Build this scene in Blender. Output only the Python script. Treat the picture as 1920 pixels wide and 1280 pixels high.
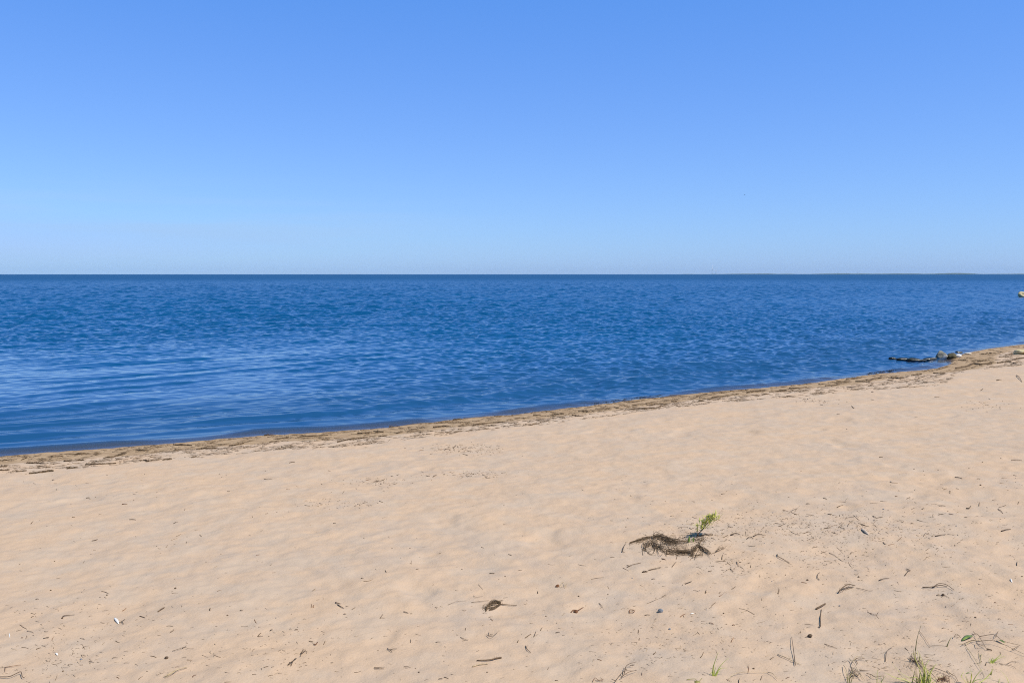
import bpy, math, random
import numpy as np
for o in list(bpy.data.objects): bpy.data.objects.remove(o)
S = bpy.context.scene
COL = S.collection
R = math.radians
random.seed(7); rng = np.random.default_rng(7)

# ------------------------------------------------------------------ camera, sky, sun, exposure
F = 1663.0                                   # focal length in photograph pixels (1920 wide)
CAMZ = 2.2                                   # metres above the water
PITCH = math.atan(126.0 / F)
cd = bpy.data.cameras.new('camera'); cam = bpy.data.objects.new('camera', cd); COL.objects.link(cam); S.camera = cam
cd.sensor_width = 36; cd.lens = 36 * F / 1920; cd.clip_start = 0.05; cd.clip_end = 90000
cam.location = (0, 0, CAMZ); cam.rotation_euler = (math.pi / 2 - PITCH, 0, 0)

SUN_EL, SUN_AZ = R(56), R(118)               # azimuth clockwise from +Y: the sun is to the right, a little behind
SUN_STRENGTH, SUN_COLOR = 4.35, (1.0, 0.94, 0.855)
W = bpy.data.worlds.new('World'); S.world = W; W.use_nodes = True
wn, wl = W.node_tree.nodes, W.node_tree.links
sky = wn.new('ShaderNodeTexSky'); sky.sky_type = 'NISHITA'; sky.sun_disc = False
sky.sun_elevation = SUN_EL; sky.sun_rotation = SUN_AZ; sky.dust_density = 0.3; sky.ozone_density = 3.0
def wmix(kind, a, b, fac=1.0):
    m = wn.new('ShaderNodeMix'); m.data_type = 'RGBA'; m.blend_type = kind; m.clamp_result = False
    for s, v in ((m.inputs[0], fac), (m.inputs[6], a), (m.inputs[7], b)):
        if isinstance(v, bpy.types.NodeSocket): wl.new(v, s)
        else: s.default_value = v
    return m.outputs[2]
def wmath(op, a, b, c=None):
    m = wn.new('ShaderNodeMath'); m.operation = op
    for s, v in zip(m.inputs, (a, b, c)):
        if v is None: continue
        if isinstance(v, bpy.types.NodeSocket): wl.new(v, s)
        else: s.default_value = v
    return m.outputs[0]
def wramp(v, a, b):
    m = wn.new('ShaderNodeMapRange'); m.interpolation_type = 'SMOOTHSTEP'; wl.new(v, m.inputs[0])
    m.inputs[1].default_value = a; m.inputs[2].default_value = b
    return m.outputs[0]
# the photograph's clear, very blue air: red rises more slowly towards the horizon than in the stock sky
sc_ = wn.new('ShaderNodeSeparateColor'); wl.new(sky.outputs[0], sc_.inputs[0]); cc_ = wn.new('ShaderNodeCombineColor')
wl.new(wmath('ADD', wmath('MULTIPLY', wmath('LOGARITHM', wmath('MAXIMUM', sc_.outputs[0], 0.9), math.e), 1.05), wmath('MULTIPLY', sc_.outputs[0], 0.28)), cc_.inputs[0])
wl.new(wmath('MINIMUM', wmath('ADD', wmath('MULTIPLY', sc_.outputs[1], 0.76), 0.06), 5.1), cc_.inputs[1]); wl.new(wmath('MULTIPLY', sc_.outputs[2], 0.80), cc_.inputs[2])
sk = cc_.outputs[0]
sxz = wn.new('ShaderNodeSeparateXYZ'); tcz = wn.new('ShaderNodeTexCoord'); wl.new(tcz.outputs['Generated'], sxz.inputs[0])
sk = wmix('ADD', sk, (0.2, 1.1, 5.0, 1), wramp(sxz.outputs[2], 0.85, 0.36))
# thin veil of cloud low over the sea on the left
tc = wn.new('ShaderNodeTexCoord'); mp = wn.new('ShaderNodeMapping'); mp.inputs['Scale'].default_value = (2.2, 2.2, 30)
wl.new(tc.outputs['Generated'], mp.inputs[0])
nz = wn.new('ShaderNodeTexNoise'); nz.inputs['Scale'].default_value = 1.6; nz.inputs['Detail'].default_value = 5
wl.new(mp.outputs[0], nz.inputs[0])
sx = wn.new('ShaderNodeSeparateXYZ'); wl.new(tc.outputs['Generated'], sx.inputs[0])
band = wmath('MULTIPLY', wramp(sx.outputs[2], 0.11, 0.03), wramp(sx.outputs[0], 0.10, -0.35))
veil = wmath('MULTIPLY', wmath('MULTIPLY', band, wramp(nz.outputs[0], 0.40, 0.64)), 0.75)
sk = wmix('MIX', sk, (3.9, 6.0, 9.2, 1), veil)
sk = wmix('MIX', sk, wmix('MULTIPLY', sk, (1.25, 1.05, 0.75, 1)), wramp(sx.outputs[2], 0.40, 0.90))   # zenith, out of view, warmed and whitened as added neutral fill for shadows
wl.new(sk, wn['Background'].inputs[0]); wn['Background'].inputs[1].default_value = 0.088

sd = bpy.data.lights.new('sun', 'SUN'); sun = bpy.data.objects.new('sun', sd); COL.objects.link(sun)
sd.energy = SUN_STRENGTH; sd.color = SUN_COLOR; sd.angle = R(0.53)
sun.rotation_euler = (math.pi / 2 - SUN_EL, 0, math.pi - SUN_AZ)
sun.location = (30, -20, 50)
S.view_settings.view_transform = 'Standard'; S.view_settings.look = 'None'
S.view_settings.exposure = 0.2; S.view_settings.gamma = 1.0; S.view_settings.use_curve_mapping = False
S.cycles.max_bounces = 6; S.cycles.diffuse_bounces = 2; S.cycles.glossy_bounces = 3
S.cycles.transparent_max_bounces = 8; S.cycles.volume_bounces = 0
S.cycles.caustics_reflective = False; S.cycles.caustics_refractive = False
S.cycles.use_denoising = False
S.cycles.filter_width = 1.1

# ------------------------------------------------------------------ materials
class Mat:
    def __init__(s, name):
        s.m = bpy.data.materials.new(name); s.m.use_nodes = True
        s.n = s.m.node_tree.nodes; s.l = s.m.node_tree.links; s.p = s.n['Principled BSDF']
    def put(s, sock, v):
        if isinstance(v, bpy.types.NodeSocket): s.l.new(v, sock)
        elif v is not None: sock.default_value = v
    def math(s, op, a, b=None, clamp=False):
        m = s.n.new('ShaderNodeMath'); m.operation = op; m.use_clamp = clamp; s.put(m.inputs[0], a); s.put(m.inputs[1], b); return m.outputs[0]
    def ramp(s, v, a, b, lo=0.0, hi=1.0):
        m = s.n.new('ShaderNodeMapRange'); m.interpolation_type = 'SMOOTHSTEP'; s.put(m.inputs[0], v)
        for i, q in ((1, a), (2, b), (3, lo), (4, hi)): m.inputs[i].default_value = q
        return m.outputs[0]
    def mix(s, f, a, b, kind='MIX'):
        m = s.n.new('ShaderNodeMix'); m.data_type = 'RGBA'; m.blend_type = kind
        for k, v in ((0, f), (6, a), (7, b)):
            if isinstance(v, tuple) and len(v) == 3: v = v + (1,)
            s.put(m.inputs[k], v)
        return m.outputs[2]
    def noise(s, scale, detail=3, rough=0.55, coord=None, stretch=None):
        t = s.n.new('ShaderNodeTexNoise'); t.inputs['Scale'].default_value = scale
        t.inputs['Detail'].default_value = detail; t.inputs['Roughness'].default_value = rough
        c = coord
        if c is None:
            tcn = s.n.new('ShaderNodeTexCoord'); c = tcn.outputs['Object']
        if stretch:
            mpn = s.n.new('ShaderNodeMapping'); mpn.inputs['Scale'].default_value = stretch; s.l.new(c, mpn.inputs[0]); c = mpn.outputs[0]
        s.l.new(c, t.inputs['Vector']); return t.outputs[0]
    def attr(s, name):
        a = s.n.new('ShaderNodeAttribute'); a.attribute_name = name; return a.outputs['Fac']
    def bump(s, h, dist, strength=1.0, nrm=None):
        b = s.n.new('ShaderNodeBump'); b.inputs['Distance'].default_value = dist; b.inputs['Strength'].default_value = strength
        s.put(b.inputs['Height'], h); s.put(b.inputs['Normal'], nrm); return b.outputs[0]

def plain(name, c1, c2, rough=0.8, scale=60.0, spec=0.3, bump=0.0, lo=0.35, hi=0.65):
    m = Mat(name); f = m.ramp(m.noise(scale, 4), lo, hi)
    m.put(m.p.inputs['Base Color'], m.mix(f, c1, c2)); m.p.inputs['Roughness'].default_value = rough
    m.p.inputs['Specular IOR Level'].default_value = spec
    if bump: m.put(m.p.inputs['Normal'], m.bump(m.noise(scale * 2, 4), bump))
    return m.m
M = dict(
    weed=plain('dry_seaweed', (0.060, 0.038, 0.020), (0.19, 0.125, 0.068), 0.85, 90),
    wrack=plain('shore_seaweed', (0.070, 0.045, 0.023), (0.20, 0.13, 0.07), 0.85, 25),
    wet=plain('wet_seaweed', (0.008, 0.010, 0.007), (0.035, 0.034, 0.018), 0.35, 30, 0.5),
    twig=plain('brown_twig', (0.085, 0.052, 0.028), (0.19, 0.125, 0.07), 0.8, 120),
    dark=plain('dark_twig', (0.058, 0.038, 0.023), (0.135, 0.088, 0.052), 0.8, 120),
    straw=plain('pale_straw', (0.34, 0.245, 0.13), (0.55, 0.43, 0.27), 0.7, 90),
    bark=plain('red_bark', (0.10, 0.040, 0.016), (0.24, 0.115, 0.05), 0.75, 110),
    grass=plain('grass_shoot', (0.33, 0.37, 0.06), (0.54, 0.52, 0.17), 0.55, 25),
    dgrass=plain('olive_grass', (0.17, 0.16, 0.04), (0.33, 0.28, 0.10), 0.6, 25),
    leaf=plain('plant_leaf', (0.44, 0.45, 0.07), (0.66, 0.62, 0.20), 0.5, 30),
    dleaf=plain('dark_leaf', (0.10, 0.16, 0.03), (0.20, 0.27, 0.06), 0.5, 40),
    slate=plain('grey_pebble', (0.11, 0.125, 0.145), (0.25, 0.27, 0.29), 0.55, 60, 0.4),
    shell=plain('white_shell', (0.74, 0.70, 0.62), (0.86, 0.83, 0.77), 0.45, 60, 0.4),
    brownshell=plain('striped_shell', (0.34, 0.25, 0.17), (0.66, 0.54, 0.40), 0.5, 160, 0.4),
    pale_rock=plain('pale_stone', (0.42, 0.34, 0.17), (0.66, 0.56, 0.33), 0.85, 9, 0.3, 0.01),
    bleached=plain('bleached_wood', (0.50, 0.44, 0.36), (0.74, 0.68, 0.58), 0.8, 12),
    wetrock=plain('dark_wet_stone', (0.012, 0.014, 0.012), (0.05, 0.05, 0.04), 0.35, 9, 0.5, 0.01),
    brownrock=plain('mossy_stone', (0.035, 0.034, 0.016), (0.12, 0.10, 0.05), 0.75, 9, 0.4, 0.01),
    turbine=plain('turbine_white', (0.78, 0.79, 0.80), (0.83, 0.84, 0.85), 0.5, 0.05),
    bird=plain('bird_feathers', (0.015, 0.016, 0.02), (0.04, 0.04, 0.045), 0.8, 8),
)
def boulder_mat():
    m = Mat('boulder_granite'); a = m.ramp(m.noise(6, 5), 0.35, 0.7)
    c = m.mix(a, (0.15, 0.145, 0.115), (0.40, 0.385, 0.32))
    c = m.mix(m.ramp(m.noise(3.3, 4), 0.56, 0.66), c, (0.72, 0.71, 0.66))
    m.put(m.p.inputs['Base Color'], c); m.p.inputs['Roughness'].default_value = 0.85
    m.put(m.p.inputs['Normal'], m.bump(m.noise(14, 5), 0.02)); return m.m
M['boulder'] = boulder_mat()

# ------------------------------------------------------------------ object helpers
def new_obj(name, verts, faces, mat, parent=None, loc=(0, 0, 0), smooth=True):
    me = bpy.data.meshes.new(name); me.from_pydata([tuple(v) for v in verts], [], faces); me.update()
    if smooth: me.shade_smooth()
    me.materials.append(mat); o = bpy.data.objects.new(name, me); COL.objects.link(o)
    if parent is not None: o.parent = parent
    else: o.location = loc
    return o
def tag(o, label=None, cat=None, group=None, kind=None):
    for k, v in (('label', label), ('category', cat), ('group', group), ('kind', kind)):
        if v: o[k] = v
    return o
class MB:
    def __init__(s): s.v = []; s.f = []; s.cut = []
    def tube(s, pts, r0, r1=None, n=6, flat=1.0, sub=3, profile=None):
        """a tapered tube along a curve; flat < 1 squashes the cross-section towards a ribbon"""
        s.cut.append((len(s.v), len(s.f))); pts = np.array(pts, float); r1 = r0 if r1 is None else r1
        if len(pts) > 2 and sub > 1:
            q = []
            P = np.vstack([2 * pts[0] - pts[1], pts, 2 * pts[-1] - pts[-2]])
            for i in range(1, len(P) - 2):
                for k in range(sub):
                    t = k / sub
                    q.append(0.5 * (2 * P[i] + (P[i + 1] - P[i - 1]) * t + (2 * P[i - 1] - 5 * P[i] + 4 * P[i + 1] - P[i + 2]) * t * t + (3 * P[i] - P[i - 1] - 3 * P[i + 1] + P[i + 2]) * t ** 3))
            q.append(pts[-1]); pts = np.array(q)
        m = len(pts); b = len(s.v); up0 = np.array([0.0, 0.0, 1.0])
        for i in range(m):
            d = pts[min(i + 1, m - 1)] - pts[max(i - 1, 0)]; d = d / (np.linalg.norm(d) + 1e-9)
            a = np.cross(d, up0)
            if np.linalg.norm(a) < 0.15: a = np.cross(d, np.array([0.0, 1.0, 0.0])); 
            a /= np.linalg.norm(a); c = np.cross(a, d); t = i / (m - 1)
            r = r0 + (r1 - r0) * t if profile is None else r0 * profile(t)
            for k in range(n):
                an = 2 * math.pi * k / n
                s.v.append(pts[i] + a * math.cos(an) * r + c * math.sin(an) * r * flat)
        for i in range(m - 1):
            for k in range(n):
                k2 = (k + 1) % n
                s.f.append((b + i * n + k, b + (i + 1) * n + k, b + (i + 1) * n + k2, b + i * n + k2))
        s.f.append(tuple(b + k for k in range(n))); s.f.append(tuple(b + (m - 1) * n + k for k in reversed(range(n))))
    def rock(s, c, size, seed, sub=3, rough=0.22, angular=0.0):
        import bmesh
        bm = bmesh.new(); bmesh.ops.create_icosphere(bm, subdivisions=sub, radius=1.0)
        rr = np.random.default_rng(seed); ks = rr.normal(size=(10, 3)) * np.linspace(1.2, 5, 10)[:, None]; ph = rr.uniform(0, 6.28, 10)
        planes = rr.normal(size=(9, 3)); planes /= np.linalg.norm(planes, axis=1)[:, None]
        s.cut.append((len(s.v), len(s.f))); b = len(s.v); rot = rr.uniform(0, 6.28); cr, sr = math.cos(rot) , math.sin(rot)
        for v in bm.verts:
            p = np.array(v.co); w = sum(math.sin(float(p @ k) + h) / (1 + i * 0.55) for i, (k, h) in enumerate(zip(ks, ph)))
            p = p * (1 + rough * 0.35 * w)
            if angular:
                for q in planes:
                    e = float(p @ q) - 0.72
                    if e > 0: p = p - q * e * angular
            p = p * np.array(size)
            s.v.append(np.array(c) + p)
        for f in bm.faces: s.f.append(tuple(b + v.index for v in f.verts))
        bm.free()
    def build(s, name, mat, parent=None, origin=(0, 0, 0), smooth=True):
        o = np.array(origin, float)
        return new_obj(name, [v - o for v in s.v], s.f, mat, parent, tuple(o), smooth)
def empty(name, loc):
    o = bpy.data.objects.new(name, None); o.empty_display_size = 0.1; COL.objects.link(o); o.location = tuple(loc); return o

# ------------------------------------------------------------------ terrain functions
PERM = rng.permutation(256).astype(np.int64); PERM = np.concatenate([PERM, PERM, PERM])
GA = rng.uniform(0, 2 * math.pi, 256); GX, GY = np.cos(GA), np.sin(GA)
def perlin(x, y, seed=0):
    x = np.asarray(x, float) + seed * 17.31; y = np.asarray(y, float) - seed * 9.77
    xi = np.floor(x).astype(np.int64); yi = np.floor(y).astype(np.int64); xf = x - xi; yf = y - yi
    u = xf ** 3 * (xf * (xf * 6 - 15) + 10); v = yf ** 3 * (yf * (yf * 6 - 15) + 10)
    def g(i, j):
        h = PERM[(PERM[(xi + i) & 255] + yi + j) & 255]; return GX[h] * (xf - i) + GY[h] * (yf - j)
    a = g(0, 0) * (1 - u) + g(1, 0) * u; b = g(0, 1) * (1 - u) + g(1, 1) * u
    return (a * (1 - v) + b * v) * 1.5
def sstep(x, a, b):
    t = np.clip((np.asarray(x, float) - a) / (b - a), 0, 1); return t * t * (3 - 2 * t)
def ray(px, py):
    x = (px - 960) / F; y = -(py - 640) / F
    return np.array([x, math.cos(PITCH) + y * math.sin(PITCH), -math.sin(PITCH) + y * math.cos(PITCH)])
SHORE_PX = [(0, 854), (120, 846), (240, 837), (360, 827), (480, 816), (600, 810), (720, 801), (840, 787), (960, 776), (1080, 763), (1200, 748),
            (1320, 736), (1440, 725), (1500, 720), (1600, 706), (1650, 700), (1707, 695), (1755, 690), (1778, 682), (1790, 668), (1812, 661), (1850, 654), (1920, 645)]
SH = []
for p in SHORE_PX:
    d = ray(*p); t = CAMZ / -d[2]; SH.append((d[0] * t, d[1] * t))
SH = np.array(SH); e0 = SH[0] - SH[3]; e1 = SH[-1] - SH[-8]
SH = np.vstack([SH[0] + e0 / np.linalg.norm(e0) * 30000, SH[0] + e0 / np.linalg.norm(e0) * 30, SH, SH[-1] + e1 / np.linalg.norm(e1) * 30, SH[-1] + e1 / np.linalg.norm(e1) * 30000])
def shore_d(x, y):
    """distance from the waterline, positive on land"""
    x = np.asarray(x, float); y = np.asarray(y, float); best = np.full(x.shape, 1e18)
    for a, b in zip(SH[:-1], SH[1:]):
        ex, ey = b - a; t = np.clip(((x - a[0]) * ex + (y - a[1]) * ey) / (ex * ex + ey * ey), 0, 1)
        best = np.minimum(best, (x - a[0] - t * ex) ** 2 + (y - a[1] - t * ey) ** 2)
    return np.where(y > np.interp(x, SH[:, 0], SH[:, 1]), -1, 1) * np.sqrt(best)
PRINTS = []
fr_ = np.random.default_rng(23)
for _ in range(15):
    px_, py_, h_ = fr_.uniform(-7, 7), fr_.uniform(3.6, 12), fr_.uniform(0, 6.28)
    for k_ in range(14):
        h_ += fr_.normal(0, 0.10); px_ += math.cos(h_) * 0.62; py_ += math.sin(h_) * 0.62; sd_ = 0.09 if k_ % 2 else -0.09
        PRINTS.append((px_ - math.sin(h_) * sd_, py_ + math.cos(h_) * sd_, h_ + fr_.normal(0, 0.15), fr_.uniform(0.003, 0.008)))
def footprints(x, y):
    out = np.zeros_like(x); idx = np.nonzero((np.abs(x) < 10) & (y > 2.5) & (y < 16))[0]; X, Y = x[idx], y[idx]; acc = np.zeros_like(X)
    for a, b, h, dp in PRINTS:
        m = np.nonzero((np.abs(X - a) < 0.34) & (np.abs(Y - b) < 0.34))[0]
        if not len(m): continue
        u = (X[m] - a) * math.cos(h) + (Y[m] - b) * math.sin(h); v = -(X[m] - a) * math.sin(h) + (Y[m] - b) * math.cos(h)
        q = np.sqrt((u / 0.145) ** 2 + (v / 0.062) ** 2)
        acc[m] += -dp * (1 - sstep(q, 0.2, 1.3)) + dp * 0.25 * np.exp(-((q - 1.4) / 0.35) ** 2)
    out[idx] = acc; return out
def height(x, y, d=None):
    x = np.asarray(x, float); y = np.asarray(y, float)
    if d is None: d = shore_d(x, y)
    dp = np.maximum(d, 0); dn = np.maximum(-d, 0)
    h = 0.075 * np.minimum(dp, 1.2) + 0.05 * np.clip(dp - 1.2, 0, 14) + 0.02 * np.clip(dp - 15.2, 0, 40) - np.minimum(0.085 * dn, 1.6)
    k = sstep(d, 0.25, 2.2)
    r2 = x * x + y * y; near = 1 / (1 + r2 / 6000)
    n = 0.018 * perlin(x * 0.75, y * 0.75, 1) + 0.011 * perlin(x * 1.7, y * 1.3, 2) + 0.009 * perlin(x * 3.6, y * 3.0, 3)
    n = n + 0.0055 * perlin(x * 8.0, y * 8.0, 4) + 0.0030 * perlin(x * 17.0, y * 15.0, 5)
    # scuffed hollows of old footprints
    q = perlin(x * 2.6 + 3, y * 2.2, 6); n = n - 0.013 * sstep(q, 0.25, 0.75) * (0.4 + sstep(perlin(x * 0.35, y * 0.35, 7), -0.2, 0.3))
    n = n + 0.0035 * (0.3 - np.abs(perlin(x * 3.0, y * 3.0, 10))) * (0.5 + 0.8 * perlin(x * 0.5, y * 0.5, 12)) + 0.0035 * (0.3 - np.abs(perlin(x * 5.5, y * 5.0, 13))) * sstep(perlin(x * 0.9, y * 0.9, 14), -0.4, 0.3)
    n = n + footprints(x, y) * (0.75 + 0.5 * perlin(x * 5, y * 5, 15))
    e = 0.006 * perlin(x * 2.2, y * 2.2, 8) + 0.004 * perlin(x * 7, y * 7, 9)
    return h + (n * k + e * (1 - k) * sstep(d, -2.5, -0.1)) * near
def ground(px, py):
    """where the ray through a photograph point meets the sand sheet (its azimuth runs along two columns of the fan)"""
    rr, aa, zz = GRID['beach']; d = ray(px, py); az = math.atan2(d[0], d[1]); j = int(np.searchsorted(aa, az)) - 1; f = (az - aa[j]) / (aa[j + 1] - aa[j])
    z = zz[:1022, j] * (1 - f) + zz[:1022, j + 1] * f; hd = math.hypot(d[0], d[1]); g = CAMZ + d[2] / hd * rr[:1022] - z
    i = int(np.argmax(g < 0)); i = i if i > 0 else len(g) - 1
    u = g[i - 1] / (g[i - 1] - g[i]); r = rr[i - 1] + (rr[i] - rr[i - 1]) * u
    return np.array([r * d[0] / hd, r * d[1] / hd, z[i - 1] + (z[i] - z[i - 1]) * u])
def on_water(px, py, z=0.0):
    d = ray(px, py); t = (CAMZ - z) / -d[2]; return d * t + np.array([0, 0, CAMZ])
def at_depth(px, py, y):
    d = ray(px, py); t = y / d[1]; return d * t + np.array([0, 0, CAMZ])

# ------------------------------------------------------------------ big sheets (polar fans centred under the photographer)
GRID = {}
def fan(name, radii, angles, zfun, mat, attrs):
    A, B = np.meshgrid(angles, radii); x = (B * np.sin(A)).ravel(); y = (B * np.cos(A)).ravel()
    z, at = zfun(x, y, B.ravel(), A.ravel())
    nr, na = len(radii), len(angles); nv = nr * na
    me = bpy.data.meshes.new(name); me.vertices.add(nv)
    co = np.empty((nv, 3), np.float32); co[:, 0] = x; co[:, 1] = y; co[:, 2] = z; me.vertices.foreach_set('co', co.ravel())
    GRID[name] = (np.asarray(radii), np.asarray(angles), z.reshape(nr, na))
    i = np.arange(nr - 1)[:, None]; j = np.arange(na)[None, :]; j2 = (j + 1) % na
    q = np.stack([i * na + j, i * na + j2, (i + 1) * na + j2, (i + 1) * na + j], -1).reshape(-1, 4)
    nf = len(q); me.loops.add(nf * 4); me.loops.foreach_set('vertex_index', q.astype(np.int32).ravel())
    me.polygons.add(nf); me.polygons.foreach_set('loop_start', np.arange(0, nf * 4, 4, dtype=np.int32))
    me.update(calc_edges=True); me.shade_smooth()
    for k in attrs:
        a = me.attributes.new(k, 'FLOAT', 'POINT'); a.data.foreach_set('value', at[k].astype(np.float32))
    me.materials.append(mat); o = bpy.data.objects.new(name, me); COL.objects.link(o); o['kind'] = 'structure'; return o
def angles(step):
    d = np.arange(-R(34), R(34), step); m = np.concatenate([np.arange(R(34), R(60), 0.008), np.arange(R(60), R(180), 0.05)])
    return np.concatenate([-m[::-1], d, m])[1:]

# sand
def sand_mat():
    m = Mat('beach_sand'); d = m.attr('shore')
    tcn = m.n.new('ShaderNodeTexCoord'); C = tcn.outputs['Object']
    big = m.ramp(m.noise(1.1, 5, 0.6, C), 0.33, 0.67)
    mid = m.ramp(m.noise(6.0, 5, 0.6, C), 0.3, 0.7)
    fine = m.noise(900, 3, 0.7, C)
    dry = m.mix(big, (0.545, 0.387, 0.258), (0.475, 0.367, 0.278))
    dry = m.mix(mid, dry, (0.556, 0.400, 0.272))
    dry = m.mix(m.ramp(fine, 0.3, 0.7), m.mix(1.0, dry, (0.84, 0.84, 0.86), 'MULTIPLY'), m.mix(1.0, dry, (1.06, 1.05, 1.03), 'MULTIPLY'))
    speck = m.ramp(m.noise(420, 2, 0.6, C), 0.70, 0.76)
    dry = m.mix(m.math('MULTIPLY', speck, 0.6), dry, (0.13, 0.09, 0.06))
    patch = m.ramp(m.noise(3.3, 4, 0.55, C), 0.42, 0.66); dry = m.mix(m.math('MULTIPLY', patch, 0.55), dry, (0.475, 0.376, 0.288))
    # damp strand above the waterline, then wet sand and sea bed
    wob = m.math('ADD', d, m.math('MULTIPLY', m.math('SUBTRACT', m.noise(1.6, 4, 0.6, C), 0.5), 0.7))
    damp = m.ramp(wob, 1.12, 0.90)
    streak = m.ramp(m.noise(9, 5, 0.65, C), 0.35, 0.65)
    dampc = m.mix(streak, (0.30, 0.195, 0.105), (0.41, 0.285, 0.165))
    c = m.mix(m.math('MULTIPLY', damp, 0.9), dry, dampc)
    wet = m.ramp(m.math('ADD', d, m.math('MULTIPLY', m.math('SUBTRACT', m.noise(3.0, 3, 0.6, C), 0.5), 0.25)), 0.10, -0.02)
    c = m.mix(wet, c, (0.062, 0.042, 0.024))
    m.put(m.p.inputs['Base Color'], c)
    m.put(m.p.inputs['Roughness'], m.math('SUBTRACT', 0.95, m.math('MULTIPLY', wet, 0.5))); m.p.inputs['Specular IOR Level'].default_value = 0.25
    b = m.bump(m.noise(60, 4, 0.6, C), 0.0035); b = m.bump(fine, 0.0012, 0.35, b)
    m.put(m.p.inputs['Normal'], b); return m.m
def sand_z(x, y, r, a):
    d = shore_d(x, y); return height(x, y, d), {'shore': np.clip(d, -50, 50)}
rad = np.concatenate([[0.01, 0.5, 1.0, 1.5, 2.0], np.exp(np.arange(math.log(2.3), math.log(48), 0.0030)), np.geomspace(49, 19000, 50)])
sand = fan('beach', rad, angles(0.0016), sand_z, sand_mat(), ['shore'])

# water
NW = 84
wr = np.random.default_rng(11)
WAVES = []                                   # number, shortest, longest, total slope
for n_, l0, l1, sl in ((14, 0.12, 0.22, 0.08), (70, 0.20, 0.66, 0.28), (20, 0.7, 1.6, 0.14), (22, 1.2, 4.6, 0.15), (24, 0.30, 1.3, 0.13)):
    WAVES.append(np.stack([np.exp(wr.uniform(math.log(l0), math.log(l1), n_)), np.full(n_, sl * math.sqrt(2 / n_))], 1))
WAVES = np.concatenate(WAVES); LAM, SLOPE = WAVES[:, 0], WAVES[:, 1]; NW = len(LAM)
DIR = wr.normal(0.15, 0.68, NW); DIR[-24:] = wr.choice([-1, 1], 24) * wr.uniform(1.0, 1.57, 24); PH = wr.uniform(0, 6.28, NW)
def water_z(x, y, r, a):
    d = -shore_d(x, y); z = np.zeros_like(x)
    dt = r * np.where(np.abs(a) < R(34), 0.0013, np.where(np.abs(a) < R(60), 0.008, 0.05))
    dr = np.where(r < 62, r * 0.0019, np.where(r < 460, r * 0.0027, r)); sa, ca = np.sin(a), np.cos(a)
    calm = sstep(x + 0.28 * (y - 14) + 1.2 * perlin(x * 0.25, y * 0.25, 21), -5.5, 4.5); calm = np.maximum(calm, sstep(d, 9, 26))
    gust = 0.95 + 0.15 * perlin(x * 0.06, y * 0.06, 22) + 0.15 * perlin(x * 0.22, y * 0.15, 23)
    rip = (0.20 + 0.80 * calm) * np.clip(gust, 0.3, 1.4) * np.clip(0.12 + d / 2.2, 0.0, 1)
    lost = np.zeros_like(x)
    for L, t, p, s in zip(LAM, DIR, PH, SLOPE):
        k = 2 * math.pi / L; kx, ky = k * math.sin(t), -k * math.cos(t); e = int(np.searchsorted(r, 462.0)); X, Y = x[:e], y[:e]
        step = np.maximum(np.abs(kx * sa[:e] + ky * ca[:e]) * dr[:e], np.abs(kx * ca[:e] - ky * sa[:e]) * dt[:e]) / (2 * math.pi)
        keep = sstep(step, 0.45, 0.28); on = np.nonzero(keep > 0)[0]; e = int(on[-1]) + 1 if len(on) else 0
        if e == 0: lost += s * s / 2; continue
        keep = keep[:e]; ph = kx * x[:e] + ky * y[:e] + p
        small = 1.0 if L < 0.6 else 0.4 + 0.6 * sstep(d[:e], 6, 45)
        z[:e] += keep * small * s / k * np.sin(ph + 0.35 * np.sin(ph * 0.5 + p))
        lost += s * s / 2; lost[:e] -= keep * s * s / 2
    z *= rip
    warp = 0.8 * perlin(x * 0.2, y * 0.2, 24) + 0.25 * perlin(x * 0.7, y * 0.7, 25)
    ob = 0.67 * y - 0.75 * x - 8.4; bl = sstep(d, 0.2, 3.5); dd = d * (1 - bl) + ob * bl       # swells come in aslant and bend to the shore
    sw = 0.0
    for L, am, p in ((2.3, 0.026, 0.4), (1.25, 0.017, 2.2), (0.66, 0.0075, 4.0), (0.37, 0.0035, 1.1)):
        ph = 2 * math.pi * (dd + warp * 0.5) / L + p; sw = sw + am * (np.sin(ph) + 0.3 * np.sin(2 * ph + 1.2))
    amp = sstep(perlin(x * 0.33 + 5, y * 0.33, 26), -0.45, 0.35)
    z += sw * amp * (0.25 + 0.75 * (1 - calm)) * np.clip(d / 1.6, 0.06, 1) * (1 - sstep(d, 8, 30)) * (r < 120)
    # the last little wave breaking on the sand
    crest = np.exp(-((d - 0.24 - 0.16 * perlin(x * 0.5, y * 0.5, 27)) / 0.15) ** 2) * sstep(perlin(x * 0.4 + 9, y * 0.4, 28), -0.35, 0.15)
    z += 0.045 * crest
    depth = np.clip(d, 0, 60) * 0.085
    rough = np.clip(np.sqrt(np.sqrt(np.maximum(lost, 0)) * (0.20 + 1.0 * sstep(r, 180, 700))), 0.04, 0.60)
    return z, {'depth': depth, 'rough': rough}
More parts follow.
